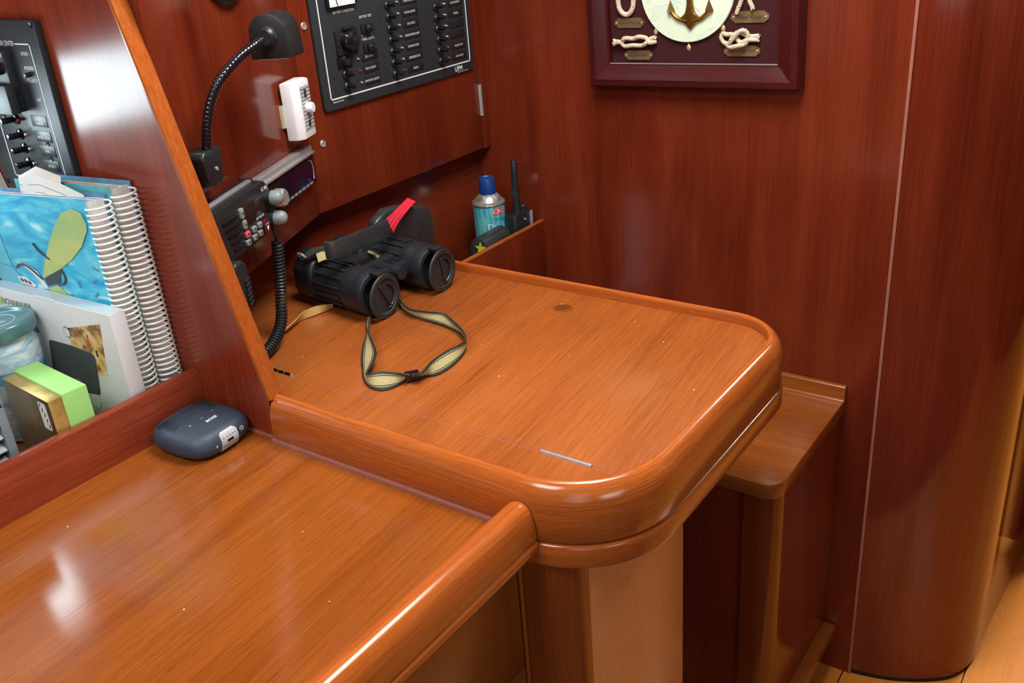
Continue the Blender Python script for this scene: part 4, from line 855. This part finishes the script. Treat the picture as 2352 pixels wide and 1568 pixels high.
bk = MB(); bk.box(-0.0100, 0.0085, -0.0042, 0.0042, -0.0062, 0.0062)
bk.v = [(Matrix.Translation((-0.7500, 0.7790, 0.8955)) @ Matrix.Rotation(radians(52), 4, 'Z') @ Vector(v))[:] for v in bk.v]
bk.build('slider', P['gloss_black'], t, bevel=0.0015, world=True)
kn_ = MB().tube(smooth_path([(-1.0560, 0.9050, 0.967), (-1.050, 0.915, 0.9715), (-1.041, 0.926, 0.9725), (-1.030, 0.938, 0.972)], 5), 0.0065, 8).build('strap_end', P['strap_dark'], t, world=True)
MB().ribbon([(-1.0440, 0.9130, 0.9700), (-1.0380, 0.9200, 0.9720), (-1.0320, 0.9270, 0.970)], [(-1.0340, 0.9060, 0.9600), (-1.0270, 0.9130, 0.9630), (-1.0220, 0.9200, 0.962)], 0.0016).build('strap_tail', P['strap'], t, world=True)
TU = [(-1.0090, 0.7700, 0.894), (-1.0102, 0.7906, 0.896), (-1.0101, 0.8005, 0.897), (-1.0171, 0.8298, 0.9), (-1.0299, 0.8602, 0.9), (-1.0262, 0.8835, 0.9), (-1.0120, 0.9005, 0.898)]
TL = [(-1.0150, 0.7760, 0.8885), (-1.0200, 0.7960, 0.8885), (-1.0207, 0.8090, 0.8885), (-1.0293, 0.8400, 0.8885), (-1.0296, 0.8573, 0.8885), (-1.0238, 0.8786, 0.8885), (-1.0200, 0.9080, 0.8885)]
MB().ribbon(smooth_path(TU, 5), smooth_path(TL, 5), 0.0012).build('strap_back', P['tan'], t, world=True)
# neck pad folded over the barrels
pf = [(0.884, 0.9930), (0.8885, 1.0000), (0.9009, 1.0056), (0.9200, 1.0070), (0.9363, 1.0062), (0.9751, 1.003), (1.0183, 0.9979), (1.0256, 0.9723), (0.99, 0.9730), (0.9521, 0.9744), (0.9192, 0.9773), (0.9050, 0.9775), (0.8940, 0.9800)]
padf = [(-0.9960, 0.8890, 0.991), (-0.9850, 0.8960, 0.9905), (-0.9815, 0.9150, 0.9908), (-0.9830, 0.9450, 0.9895), (-0.9850, 0.9750, 0.9875), (-0.9900, 1.0180, 0.9850)]
pt_ = smooth_path([(x, y, z + 0.0135) for x, y, z in padf], 6); pb_ = smooth_path([(x, y, z - 0.0135) for x, y, z in padf], 6)
MB().ribbon(pt_, pb_, 0.0060).build('neck_pad', P['neoprene'], t, world=True, bevel=0.0015)
rear = [(1.026, 0.9700), (1.030, 0.9860), (1.059, 0.9985), (1.0933, 0.9945), (1.1402, 0.9805), (1.158, 0.972), (1.1675, 0.9560), (1.1695, 0.9350), (1.1677, 0.8930), (1.04, 0.8930)]
rp_ = MB().prism(rear, 'x', -1.046, -1.026).build('neck_pad_fold', P['neoprene'], t, world=True, bevel=0.006, seg=3)
rd = MB()
rd.ribbon(smooth_path([(-0.9930, 1.0190, 0.9970), (-1.0000, 1.0460, 1.0010), (-1.0110, 1.0780, 1.0040), (-1.0260, 1.1080, 1.0020)], 5), smooth_path([(-0.9920, 1.0290, 0.9740), (-0.9960, 1.0500, 0.9850), (-1.0040, 1.0830, 0.9930), (-1.0200, 1.1200, 0.9930)], 5), 0.0030)
rd.build('pad_lining', P['red_cloth'], t, world=True)
for k in (0.3, 0.62):
    A = smooth_path([(-0.9930, 1.0190, 0.9970), (-1.0000, 1.0460, 1.0010), (-1.0110, 1.0780, 1.0040), (-1.0260, 1.1080, 1.0020)], 5); B = smooth_path([(-0.9920, 1.0290, 0.9740), (-0.9960, 1.0500, 0.9850), (-1.0040, 1.0830, 0.9930), (-1.0200, 1.1200, 0.9930)], 5)
    MB().tube([a.lerp(b, k) + Vector((0.0016, -0.0016, 0)) for a, b in zip(A, B)], 0.0011, 6).build('pad_seam', P['red_cloth'], t, world=True)

# ================================================================== BLUETOOTH SPEAKER
t = thing('portable_speaker', 'dark blue rubbery portable speaker lying on the counter by the partition', 'speaker', (-0.9440, 0.5915, ZC), radians(4))
def squircle(rx, ry, n=48, e=3.4):
    out = []
    for k in range(n):
        a = 2 * pi * k / n; c, s_ = cos(a), sin(a); out.append((rx * math.copysign(abs(c) ** (2 / e), c), ry * math.copysign(abs(s_) ** (2 / e), s_)))
    return out
def stack(layers, n=48):
    m = MB(); vs = []; fs = []
    for rx, ry, z in layers: vs += [(x, y, z) for x, y in squircle(rx, ry, n)]
    for j in range(len(layers) - 1):
        for i in range(n): fs.append((j * n + i, j * n + (i + 1) % n, (j + 1) * n + (i + 1) % n, (j + 1) * n + i))
    fs += [tuple(range(n))[::-1], tuple(range((len(layers) - 1) * n, len(layers) * n))]
    return m.add(vs, fs)
HX, HY = 0.0515, 0.0490
lay = []
for k in range(13):
    a = -pi / 2 + pi * k / 12
    lay.append((HX - 0.014 + 0.014 * cos(a), HY - 0.014 + 0.014 * cos(a), 0.0168 + 0.0160 * sin(a)))
lay = [(HX - 0.018, HY - 0.018, 0.0004)] + lay + [(HX - 0.022, HY - 0.022, 0.0342), (HX - 0.035, HY - 0.035, 0.0348)]
sb = stack(lay).build('body', P['navy'], t, sharp=80)
# charging panel on the side facing the cabin
def side_patch(y0, y1, z0, z1, off, name, mat, par, rr=0.004):
    m = MB(); vs = []; nu, nv = 8, 12
    for j in range(nv + 1):
        z = z0 + (z1 - z0) * j / nv
        cz = max(-1, min(1, (z - 0.0168) / 0.0160)); xx = HX - 0.014 + 0.014 * math.sqrt(max(0, 1 - cz * cz)) + off
        if z > 0.0328: xx = HX - 0.014 - (z - 0.0328) * 6
        ins = 0
        if z > z1 - rr: ins = rr - math.sqrt(max(0, rr * rr - (z - z1 + rr) ** 2))
        for i in range(nu + 1):
            y = y0 + ins + (y1 - y0 - 2 * ins) * i / nu; vs.append((xx - 0.55 * max(0, abs(y) / HY) ** 6 * 0.02, y, z))
    fs = [(j * (nu + 1) + i, j * (nu + 1) + i + 1, (j + 1) * (nu + 1) + i + 1, (j + 1) * (nu + 1) + i) for j in range(nv) for i in range(nu)]
    m.add(vs, fs); nb = len(vs); m.add([(x - 0.002, y, z) for x, y, z in vs], [f_[::-1] for f_ in fs])
    ring = [i for i in range(nu + 1)] + [(j) * (nu + 1) + nu for j in range(1, nv + 1)] + [nv * (nu + 1) + i for i in range(nu - 1, -1, -1)] + [j * (nu + 1) for j in range(nv - 1, 0, -1)]
    k = len(ring); m.f += [(ring[i], ring[(i + 1) % k], nb + ring[(i + 1) % k], nb + ring[i]) for i in range(k)]; m.mi += [0] * k
    return m.build(name, mat, par, sharp=50)
pp = side_patch(-0.0130, 0.0130, 0.0030, 0.0290, 0.0012, 'port_panel', P['pale_grey'], t)
MB().box(HX - 0.0015, HX + 0.0016, -0.0048, 0.0048, 0.0148, 0.0184).build('usb_port', P['gloss_black'], pp, bevel=0.0006)
for k in range(6):
    y_ = -0.0095 + (0.0042 * k if k else 0) + (0.002 if k else 0)
    MB().lathe([(0.0007, 0), (0.0006, 0.0006)], 8, (HX + 0.0002, y_, 0.0222), 'x').build('status_light', P['dark_print'], pp)
MB().box(HX - 0.002, HX + 0.0013, -0.0130, 0.0130, 0.0117, 0.0121).build('strap_seam', P['slate'], pp)
RT = (0, 0, pi / 2)
def top_text(s, size, x, y, z, bold=0.0, shear=0.0): return text(s, size, t, (x, y, z), P['print'], rot=RT, bold=bold, shear=shear)
top_text('BOSE', 0.0072, 0.0190, 0.0040, 0.0348, 0.03, 0.3)
top_text('+', 0.0070, 0.0085, -0.0200, 0.0350); top_text('...', 0.0080, 0.0045, 0.0000, 0.0350); top_text('-', 0.0080, 0.0030, 0.0200, 0.0350)
text('*', 0.0090, t, (HX + 0.0002, -0.0210, 0.0150), P['print'], rot=(pi / 2, 0, pi / 2)); 
pwr = MB().tube([(HX - 0.0012, 0.0215 + 0.0026 * cos(radians(a)), 0.0205 + 0.0026 * sin(radians(a))) for a in range(120, 421, 25)], 0.0004, 6); pwr.tube([(HX - 0.001, 0.0215, 0.0205), (HX - 0.001, 0.0215, 0.0235)], 0.0004, 6)
pwr.build('power_symbol', P['print'], t)
gm = MB()
for i in range(13):
    for j in range(34):
        x_ = -0.0340 + i * 0.0025; y_ = -0.0420 + j * 0.00255
        if (abs(x_ / 0.047) ** 3.4 + abs(y_ / 0.0460) ** 3.4) < 0.80 and abs(y_) < 0.039 and not (i > 9 and abs(y_) < 0.012 + 0.006 * (i - 9) * 0):
            zz = 0.0344 if max(abs(x_), abs(y_)) < 0.026 else 0.0344 - 0.0018 * ((max(abs(x_), abs(y_)) - 0.026) / 0.010) ** 2
            gm.lathe([(0.0007, zz - 0.001), (0.0007, zz + 0.0004)], 5, (x_, y_, 0))
gr = gm.build('grille_perforations', P['hole'], t, smooth=False); gr['kind'] = 'stuff'

# ================================================================== BOOKSHELF CONTENTS
def yaw_at(z, ab, at):
    k = max(0.0, min(1.0, (z - 0.98) / 0.15)); k = k * k * (3 - 2 * k); return radians(ab + (at - ab) * k)
def chart_book(name, label, xs, yc, z0, z1, width, ab, at, sections, thick, coil_r, cover, cat='book'):
    t = thing(name, label, cat, (xs, yc, z0))
    def S(s_, d, z):
        """point at distance s_ from the spine, d through the thickness (0 front .. 1 back)"""
        a = yaw_at(z, ab, at); dd = -thick / 2 + thick * d
        fan = 1.0
        return (xs - 0.006 - s_ * cos(a), yc + dd * fan - s_ * sin(a), z)
    n = len(sections); NZ = 12; NS = 4
    for i, (mat, drop) in enumerate(sections):
        d0, d1 = 0.04 + 0.92 * i / n, 0.04 + 0.92 * (i + 0.93) / n; vs = []
        zt = z1 - drop
        for k in range(NZ + 1):
            z = z0 + (zt - z0) * k / NZ
            for q in range(NS + 1):
                for d in (d0, d1): vs.append(S((width - 0.003) * q / NS, d, z))
        fs = []; w = (NS + 1) * 2
        for k in range(NZ):
            for q in range(NS):
                b = k * w + q * 2; fs += [(b, b + 2, b + w + 2, b + w), (b + 1, b + w + 1, b + w + 3, b + 3)]
            fs += [(k * w, k * w + w, k * w + w + 1, k * w + 1), (k * w + NS * 2, k * w + NS * 2 + 1, (k + 1) * w + NS * 2 + 1, (k + 1) * w + NS * 2)]
        for q in range(NS):
            b = NZ * w + q * 2; fs += [(b, b + 2, b + 3, b + 1), (q * 2, q * 2 + 1, q * 2 + 3, q * 2 + 2)]
        ps = MB().add(vs, fs).build('page_section', [P['page_white'], mat], t, world=True)
        for p_ in ps.data.polygons:
            if p_.normal.z > 0.7: p_.material_index = 1
    def sheet(d, mat, nm, th=0.0007, ztop=0.0, s0=-0.002, s1=None):
        vs = []; fs = []; s1 = s1 or width
        for k in range(NZ + 1):
            z = z0 + (z1 + ztop - z0) * k / NZ
            for q in range(9):
                for e in (0, th / thick): vs.append(S(s0 + (s1 - s0) * q / 8, d + e, z))
        w = 18
        for k in range(NZ):
            for q in range(8):
                b = k * w + q * 2; fs += [(b, b + 2, b + w + 2, b + w), (b + 1, b + w + 1, b + w + 3, b + 3)]
            fs += [(k * w, k * w + w, k * w + w + 1, k * w + 1), (k * w + 16, k * w + 17, k * w + w + 17, k * w + w + 16)]
        for q in range(8): b = NZ * w + q * 2; fs += [(b, b + 2, b + 3, b + 1), (q * 2, q * 2 + 1, q * 2 + 3, q * 2 + 2)]
        return MB().add(vs, fs).build(nm, mat, t, world=True)
    fc = sheet(-0.005, cover, 'front_cover', ztop=0.003)
    sheet(0.985, P['page_blue'], 'back_cover', ztop=0.003)
    pts = []; pitch = 0.0072; nt = int((z1 - z0 - 0.006) / pitch); ns = 16
    for k in range(nt * ns + 1):
        a = 2 * pi * k / ns + 2.6; pts.append((xs + coil_r * 0.97 * cos(a), yc + coil_r * sin(a), z0 + 0.004 + pitch * k / ns))
    MB().tube(pts, 0.0015, 6).build('spiral_binding', P['coil'], t, world=True, sharp=80)
    return t, fc, S
sec = [(P['page_white'], 0.004), (P['page_teal'], 0.0), (P['page_violet'], 0.001), (P['page_white'], 0.002), (P['page_pink'], 0.0), (P['page_blue'], 0.001), (P['page_green'], 0.0), (P['page_white'], 0.001)]
bk2, fc2, S2 = chart_book('chart_book', 'thick spiral-bound chart book standing against the partition behind the propeller-cover book', -1.0365, 0.6248, ZC, 1.155, 0.170, 1, 8.0, [sec[i] for i in (3, 0, 2, 4, 3, 6, 1, 5)], 0.0285, 0.0150, P['page_teal'])
bk2['group'] = 'spiral-bound chart books on the shelf'
bk1, fc1, S1 = chart_book('chart_book', 'spiral-bound book with blue underwater propeller cover on the shelf', -1.0440, 0.5935, ZC, 1.147, 0.235, 3, 12.0, [sec[i] for i in (7, 4, 1, 2, 3, 5, 0, 3)], 0.0270, 0.0150, P['water'])
bk1['group'] = 'spiral-bound chart books on the shelf'
def cover_shape(poly, mat, name, lift=0.0009):
    """print on the bent front cover: polygon in (distance from spine, height)"""
    bm = bmesh.new(); vs = [bm.verts.new((x, z, 0)) for x, z in poly]; bm.faces.new(vs)
    bmesh.ops.triangulate(bm, faces=bm.faces)
    for _ in range(3):
        le = [e for e in bm.edges if e.calc_length() > 0.012]
        if le: bmesh.ops.subdivide_edges(bm, edges=le, cuts=1); bmesh.ops.triangulate(bm, faces=bm.faces)
    bm.verts.index_update(); V = [v.co.copy() for v in bm.verts]; F = [tuple(v.index for v in f_.verts) for f_ in bm.faces]; bm.free()
    m = MB(); m.add([S1(v.x, -0.005 - lift / 0.027, v.y) for v in V], F)
    return m.build(name, mat, fc1, world=True)
cover_shape([(0.1834, 1.1490), (0.1501, 1.1490), (0.1763, 1.0471), (0.2141, 1.0499), (0.230, 1.0508), (0.230, 1.149)], P['hullprint'], 'printed_hull', 0.0005)
cover_shape([(0.230, 1.0508), (0.2141, 1.0499), (0.1769, 1.046), (0.1703, 1.0302), (0.1934, 1.0000), (0.230, 1.0)], P['hullprint'], 'printed_keel', 0.0007)
cover_shape([(0.1229, 1.0357), (0.0988, 1.0489), (0.0871, 1.0689), (0.0764, 1.0903), (0.0606, 1.1119), (0.0412, 1.1314), (0.0218, 1.1384), (0.0081, 1.1339), (0.0036, 1.1214), (0.0056, 1.1117), (0.0225, 1.0902), (0.0478, 1.0709), (0.075, 1.0557), (0.1141, 1.0392)], P['blade'], 'printed_blade', 0.0012)
cover_shape([(0.1189, 1.0228), (0.095, 1.029), (0.0769, 1.0126), (0.0926, 1.0058), (0.1197, 1.0143)], P['blade'], 'printed_blade', 0.0012)
cover_shape([(0.1196, 1.0352), (0.0756, 1.0546), (0.089, 1.0341), (0.1177, 1.0251)], P['slate'], 'printed_hub', 0.0014)
cover_shape([(0.179, 1.0319), (0.1596, 1.0339), (0.1437, 1.0228), (0.1495, 1.0187), (0.1779, 1.0203)], P['print'], 'printed_anode', 0.0014)
for x_, z_ in ((0.1715, 1.0270), (0.1640, 1.0262), (0.1570, 1.0245)): cover_shape([(x_ + 0.0026 * cos(2 * pi * k / 10), z_ + 0.0030 * sin(2 * pi * k / 10)) for k in range(10)], P['slate'], 'printed_bolt', 0.0019)
cover_shape([(0.1434, 1.0560), (0.1270, 1.0450), (0.1200, 1.0200), (0.1280, 1.0200), (0.1390, 1.0400), (0.1490, 1.0500)], P['print'], 'printed_strut', 0.0010)
for pa in ([(0.1675, 1.0464), (0.1571, 1.0522), (0.1426, 1.0523), (0.1303, 1.0418), (0.1234, 1.0346)], [(0.1082, 1.0879), (0.1019, 1.0768), (0.0894, 1.0676)], [(0.2285, 1.0439), (0.2260, 1.0152)], [(0.0756, 1.0546), (0.0740, 1.0420), (0.0830, 1.0330), (0.0960, 1.0310)]):
    q = smooth_path([S1(x, -0.05, z) for x, z in pa], 5)
    MB().tube(q, 0.0014, 6).build('printed_rope', P['slate'], fc1, world=True)
for x_, z_, a_ in ((0.051, 1.0364, 80), (0.0101, 1.0621, 15), (0.0195, 1.0448, -30), (0.0231, 1.0261, -35), (0.074, 1.0150, 70)):
    d_ = Vector((cos(radians(a_)), sin(radians(a_)))) * 0.0050; e_ = Vector((-d_.y, d_.x)) * 0.28
    cover_shape([(x_ + d_.x + e_.x, z_ + d_.y + e_.y), (x_ - d_.x + e_.x, z_ - d_.y + e_.y), (x_ - d_.x - e_.x, z_ - d_.y - e_.y), (x_ + d_.x - e_.x, z_ + d_.y - e_.y)], P['page_blue'], 'printed_fish', 0.0012)
# folded paper note stuck between the pages
t = thing('paper_note', 'folded ruled white paper sticking out of the top of the chart books', 'paper', (-1.13, 0.592, 1.12))
A = [(-1.1884, 0.575, 1.110), (-1.150, 0.583, 1.112), (-1.110, 0.591, 1.116), (-1.0790, 0.597, 1.1200)]; B = [(-1.1765, 0.5760, 1.1655), (-1.1500, 0.5860, 1.1690), (-1.1120, 0.5920, 1.1600), (-1.0770, 0.5975, 1.1480)]
MB().ribbon(A, B, 0.0004).build('sheet', P['paper'], t, world=True)
MB().ribbon([(-1.1765, 0.5760, 1.1655), (-1.150, 0.5865, 1.1690), (-1.112, 0.5925, 1.1600)], [(-1.2010, 0.588, 1.1610), (-1.1720, 0.5990, 1.1740), (-1.1250, 0.6020, 1.1650)], 0.0004).build('folded_flap', P['paper'], t, world=True)
for k in range(1, 6):
    q = k / 6.0; MB().tube([(Vector(a).lerp(Vector(b), q) + Vector((0.0004, -0.0006, -0.003 * i)))[:] for i, (a, b) in enumerate(zip(A, B))], 0.00025, 4).build('ruled_line', P['slate'], t, world=True)

# flat white antenna box
t = thing('antenna_box', 'flat white antenna box with grey panel print in front of the chart books', 'box', (-1.018, 0.5546, ZC), radians(2.5))
bz = 1.0178 - ZC
MB().box(-0.30, 0, 0, 0.0218, 0, bz).build('carton', P['card'], t, bevel=0.0006)
ca = [o for o in bpy.data.objects if o.parent is t][-1]
def bp(poly): return [(x, z - ZC) for x, z in poly]
flat(bp([(-0.0995, 0.9830), (-0.0235, 1.0022), (-0.0380, 0.9277), (-0.0634, 0.9245), (-0.099, 0.9587)]), -0.0001, 0.0003, 'printed_photo', P['photo'], ca)
flat(bp([(-0.1498, 0.9540), (-0.1470, 0.9575), (-0.1414, 0.9585), (-0.099, 0.9587), (-0.0597, 0.956), (-0.0545, 0.953), (-0.0535, 0.9488), (-0.0642, 0.9000), (-0.0670, 0.8950), (-0.0719, 0.8938), (-0.1081, 0.8905), (-0.1648, 0.8950)]), -0.0004, 0.0004, 'printed_antenna', P['slate'], ca)
flat(bp([(-0.1120, 0.9100), (-0.1000, 0.9099), (-0.1020, 0.8960), (-0.1150, 0.8940)]), -0.0008, 0.0003, 'printed_stand', plain('mid_grey_print', (0.12, 0.12, 0.125), 0.5), ca)
gp_ = [(-0.1000 + (0.0085 if k % 2 else 0.0066) * cos(2 * pi * k / 20), 0.9776 - ZC + (0.0085 if k % 2 else 0.0066) * sin(2 * pi * k / 20)) for k in range(20)]
flat(gp_, -0.0004, 0.0004, 'printed_gear', P['dark_print'], ca)
gp_ = [(-0.1000 + (0.0075 if k % 2 else 0.0056) * cos(2 * pi * k / 20), 0.9776 - ZC + (0.0075 if k % 2 else 0.0056) * sin(2 * pi * k / 20)) for k in range(20)]
flat(gp_, -0.0008, 0.0003, 'printed_gear_face', P['card'], ca)
for dx, dz, w_, h_, mt in ((-0.058, 0.9720, 0.0040, 0.0110, 'red_cloth'), (-0.0575, 0.9800, 0.0026, 0.0030, 'dark_print'), (-0.047, 0.9580, 0.0040, 0.0090, 'dark_print'), (-0.070, 0.9630, 0.0030, 0.0050, 'dark_print')):
    flat(bp([(dx - w_ / 2, dz - h_ / 2), (dx + w_ / 2, dz - h_ / 2), (dx + w_ * 0.3, dz + h_ / 2), (dx - w_ * 0.3, dz + h_ / 2)]), -0.0004, 0.0003, 'printed_figure', P[mt], ca)
text('NOVAWAVE\u00ae', 0.0135, ca, (-0.2010, -0.0003, 0.9990 - ZC), P['dark_print'], sx=0.78, bold=0.0)
text('antenna', 0.0170, ca, (-0.1660, -0.0003, 0.9695 - ZC), P['dark_print'], align='RIGHT', bold=0.015)
flat(bp([(-0.2440, 0.9930), (-0.2360, 0.9930), (-0.2360, 1.0070), (-0.2440, 1.0070)]), -0.0001, 0.0003, 'printed_swatch', P['lime'], ca)
flat([(-0.0808 + 0.0115 * cos(2 * pi * k / 20), 0.8830 - ZC + 0.0125 * sin(2 * pi * k / 20)) for k in range(20)], -0.0001, 0.0003, 'printed_oval', P['lime'], ca)
flat([(-0.0808 + 0.0100 * cos(2 * pi * k / 20), 0.8830 - ZC + 0.0110 * sin(2 * pi * k / 20)) for k in range(20)], -0.0004, 0.0003, 'printed_oval_face', P['card'], ca)
MB().box(-0.1557, -0.1121, -0.0004, 0.004, bz - 0.0005, bz + 0.0008).build('tuck_flap', P['card'], t, bevel=0.0003)
MB().box(-0.30, -0.0015, 0.0015, 0.0205, bz + 0.0001, bz + 0.0006).build('top_flap', plain('blue_white_card', (0.46, 0.54, 0.60), 0.25), t)

# candle jar
t = thing('candle_jar', 'glass candle jar with teal metal lid and painted sky label on the shelf', 'jar', (-1.1870, 0.5005, ZC))
jz = 1.0035 - ZC
gl = MB().lathe([(0.036, 0.0), (0.0400, 0.003), (0.0405, 0.010), (0.0405, jz - 0.040), (0.0390, jz - 0.032), (0.0375, jz - 0.026), (0.0375, jz - 0.014)], 40).build('glass', P['jarprint'], t)
MB().lathe([(0.0382, jz - 0.0190), (0.0440, jz - 0.0185), (0.0448, jz - 0.016), (0.0448, jz - 0.005), (0.0440, jz - 0.0022), (0.0415, jz - 0.0008), (0.0370, jz - 0.0018), (0.0355, jz - 0.0042), (0.0340, jz - 0.0050), (0.0005, jz - 0.0050)], 48).build('lid', P['teal_lid'], t, sharp=60)
ld = [o for o in bpy.data.objects if o.parent is t][-1]
MB().tube([(0.0215 * cos(2 * pi * k / 36), 0.0215 * sin(2 * pi * k / 36), jz - 0.0048) for k in range(36)], 0.00035, 5, closed=True).build('lid_ring', P['print'], ld)
text('GLE', 0.0085, ld, (0.004, 0.002, jz - 0.0047), P['print'], rot=(0, 0, radians(20)))
MB().lathe([(0.0408, jz - 0.076), (0.0409, jz - 0.075), (0.0409, jz - 0.062), (0.0408, jz - 0.061)], 40, cap=False).build('sea_band', plain('sea_blue_print', (0.10, 0.36, 0.55), 0.15, noise=0.5, scale=60), gl)

# gold gift box with green sleeve
t = thing('gift_box', 'gold foil box with lime green sleeve and white sticker behind the shelf fiddle', 'box', (-1.018, 0.4551, ZC), radians(-4))
gz = 0.9479 - ZC
MB().box(-0.118, -0.0010, 0, 0.046, 0, gz).build('carton', [P['gold'], P['gold_dark']], t, bevel=0.0012)
gb = [o for o in bpy.data.objects if o.parent is t][-1]
for p_ in gb.data.polygons:
    if p_.normal.y < -0.9: p_.material_index = 1
MB().box(-0.1200, 0.0008, 0.0165, 0.0472, 0.0, gz + 0.0028).build('sleeve', P['lime'], t, bevel=0.0005)
sk_ = flat(rrect(-0.0300, -0.0110, gz - 0.042, gz - 0.0060, 0.003, 3), -0.0001, 0.0003, 'sticker', P['paper'], gb)
for k, (dx, dz) in enumerate(((-0.026, -0.010), (-0.0225, -0.016), (-0.0195, -0.022), (-0.0175, -0.029), (-0.0150, -0.036))):
    flat([(dx - 0.0012, gz + dz - 0.003), (dx + 0.0012, gz + dz - 0.002), (dx + 0.002, gz + dz + 0.003), (dx - 0.0004, gz + dz + 0.002)], -0.0004, 0.0002, 'ink_mark', P['dark_print'], sk_)

# small grey fan heater at the end of the shelf
t = thing('fan_heater', 'small grey-blue louvred fan at the left end of the shelf', 'fan', (-1.07, 0.355, ZC))
MB().box(-1.125, -1.034, 0.285, 0.409, ZC, 0.958).build('housing', P['hole'], t, world=True, bevel=0.003)
MB().box(-1.044, -1.026, 0.4005, 0.4125, ZC, 0.972).build('corner_post', P['heater'], t, world=True, bevel=0.004)
MB().box(-1.044, -1.026, 0.280, 0.292, ZC, 0.972).build('corner_post', P['heater'], t, world=True, bevel=0.004)
MB().box(-1.128, -1.026, 0.280, 0.4125, 0.960, 0.975).build('top_rim', P['heater'], t, world=True, bevel=0.003)
MB().prism(rrect(-1.126, -1.030, 0.284, 0.4095, 0.012, 4), 'z', 0.975, 0.982).prism(rrect(-1.120, -1.036, 0.288, 0.398, 0.02, 4), 'z', 0.982, 1.075).build('top_cover', P['white'], t, world=True, bevel=0.004)
lv = None
for k in range(7):
    if lv is None:
        m = MB(); y0, y1 = 0.293, 0.400
        m.add([(x - 0.0, y, z) for y in (y0, y1) for x, z in ((-1.0400, 0.0145), (-1.0260, 0.0020), (-1.0270, 0.0000), (-1.0410, 0.0125))], [(0, 1, 2, 3), (4, 5, 6, 7), (0, 1, 5, 4), (1, 2, 6, 5), (2, 3, 7, 6), (3, 0, 4, 7)])
        m.v = [(x, y, z + ZC + 0.004) for x, y, z in m.v]
        lv = m.build('louvre', P['heater'], t, world=True)
    else:
        c = lv.copy(); COL.objects.link(c); c.parent = t; c.location = (0, 0, 0.0155 * k)

# tiny pale crumbs and lint on the varnished surfaces
cm = MB()
for x_, y_, z_ in ((-0.935, 0.762, ZD), (-0.585, 1.062, ZD), (-0.428, 0.918, ZD), (-0.735, 0.905, ZD), (-0.660, 0.840, ZD), (-0.520, 1.020, ZD), (-0.610, 0.930, ZD), (-0.700, 0.375, ZC), (-0.585, 0.455, ZC), (-0.930, 0.395, ZC), (-0.690, 0.520, ZC), (-0.520, 0.560, ZC)):
    r_ = random.uniform(0.0007, 0.0013); cm.lathe([(r_ * 0.5, 0.0001), (r_, r_ * 0.5), (r_ * 0.6, r_ * 1.0), (0.0001, r_ * 1.1)], 6, (x_, y_, z_ + 0.0002))
co = cm.build('crumbs', P['paper']); co['kind'] = 'stuff'
tag(co, 'tiny pale crumbs scattered over the chart table and counter', 'crumbs')
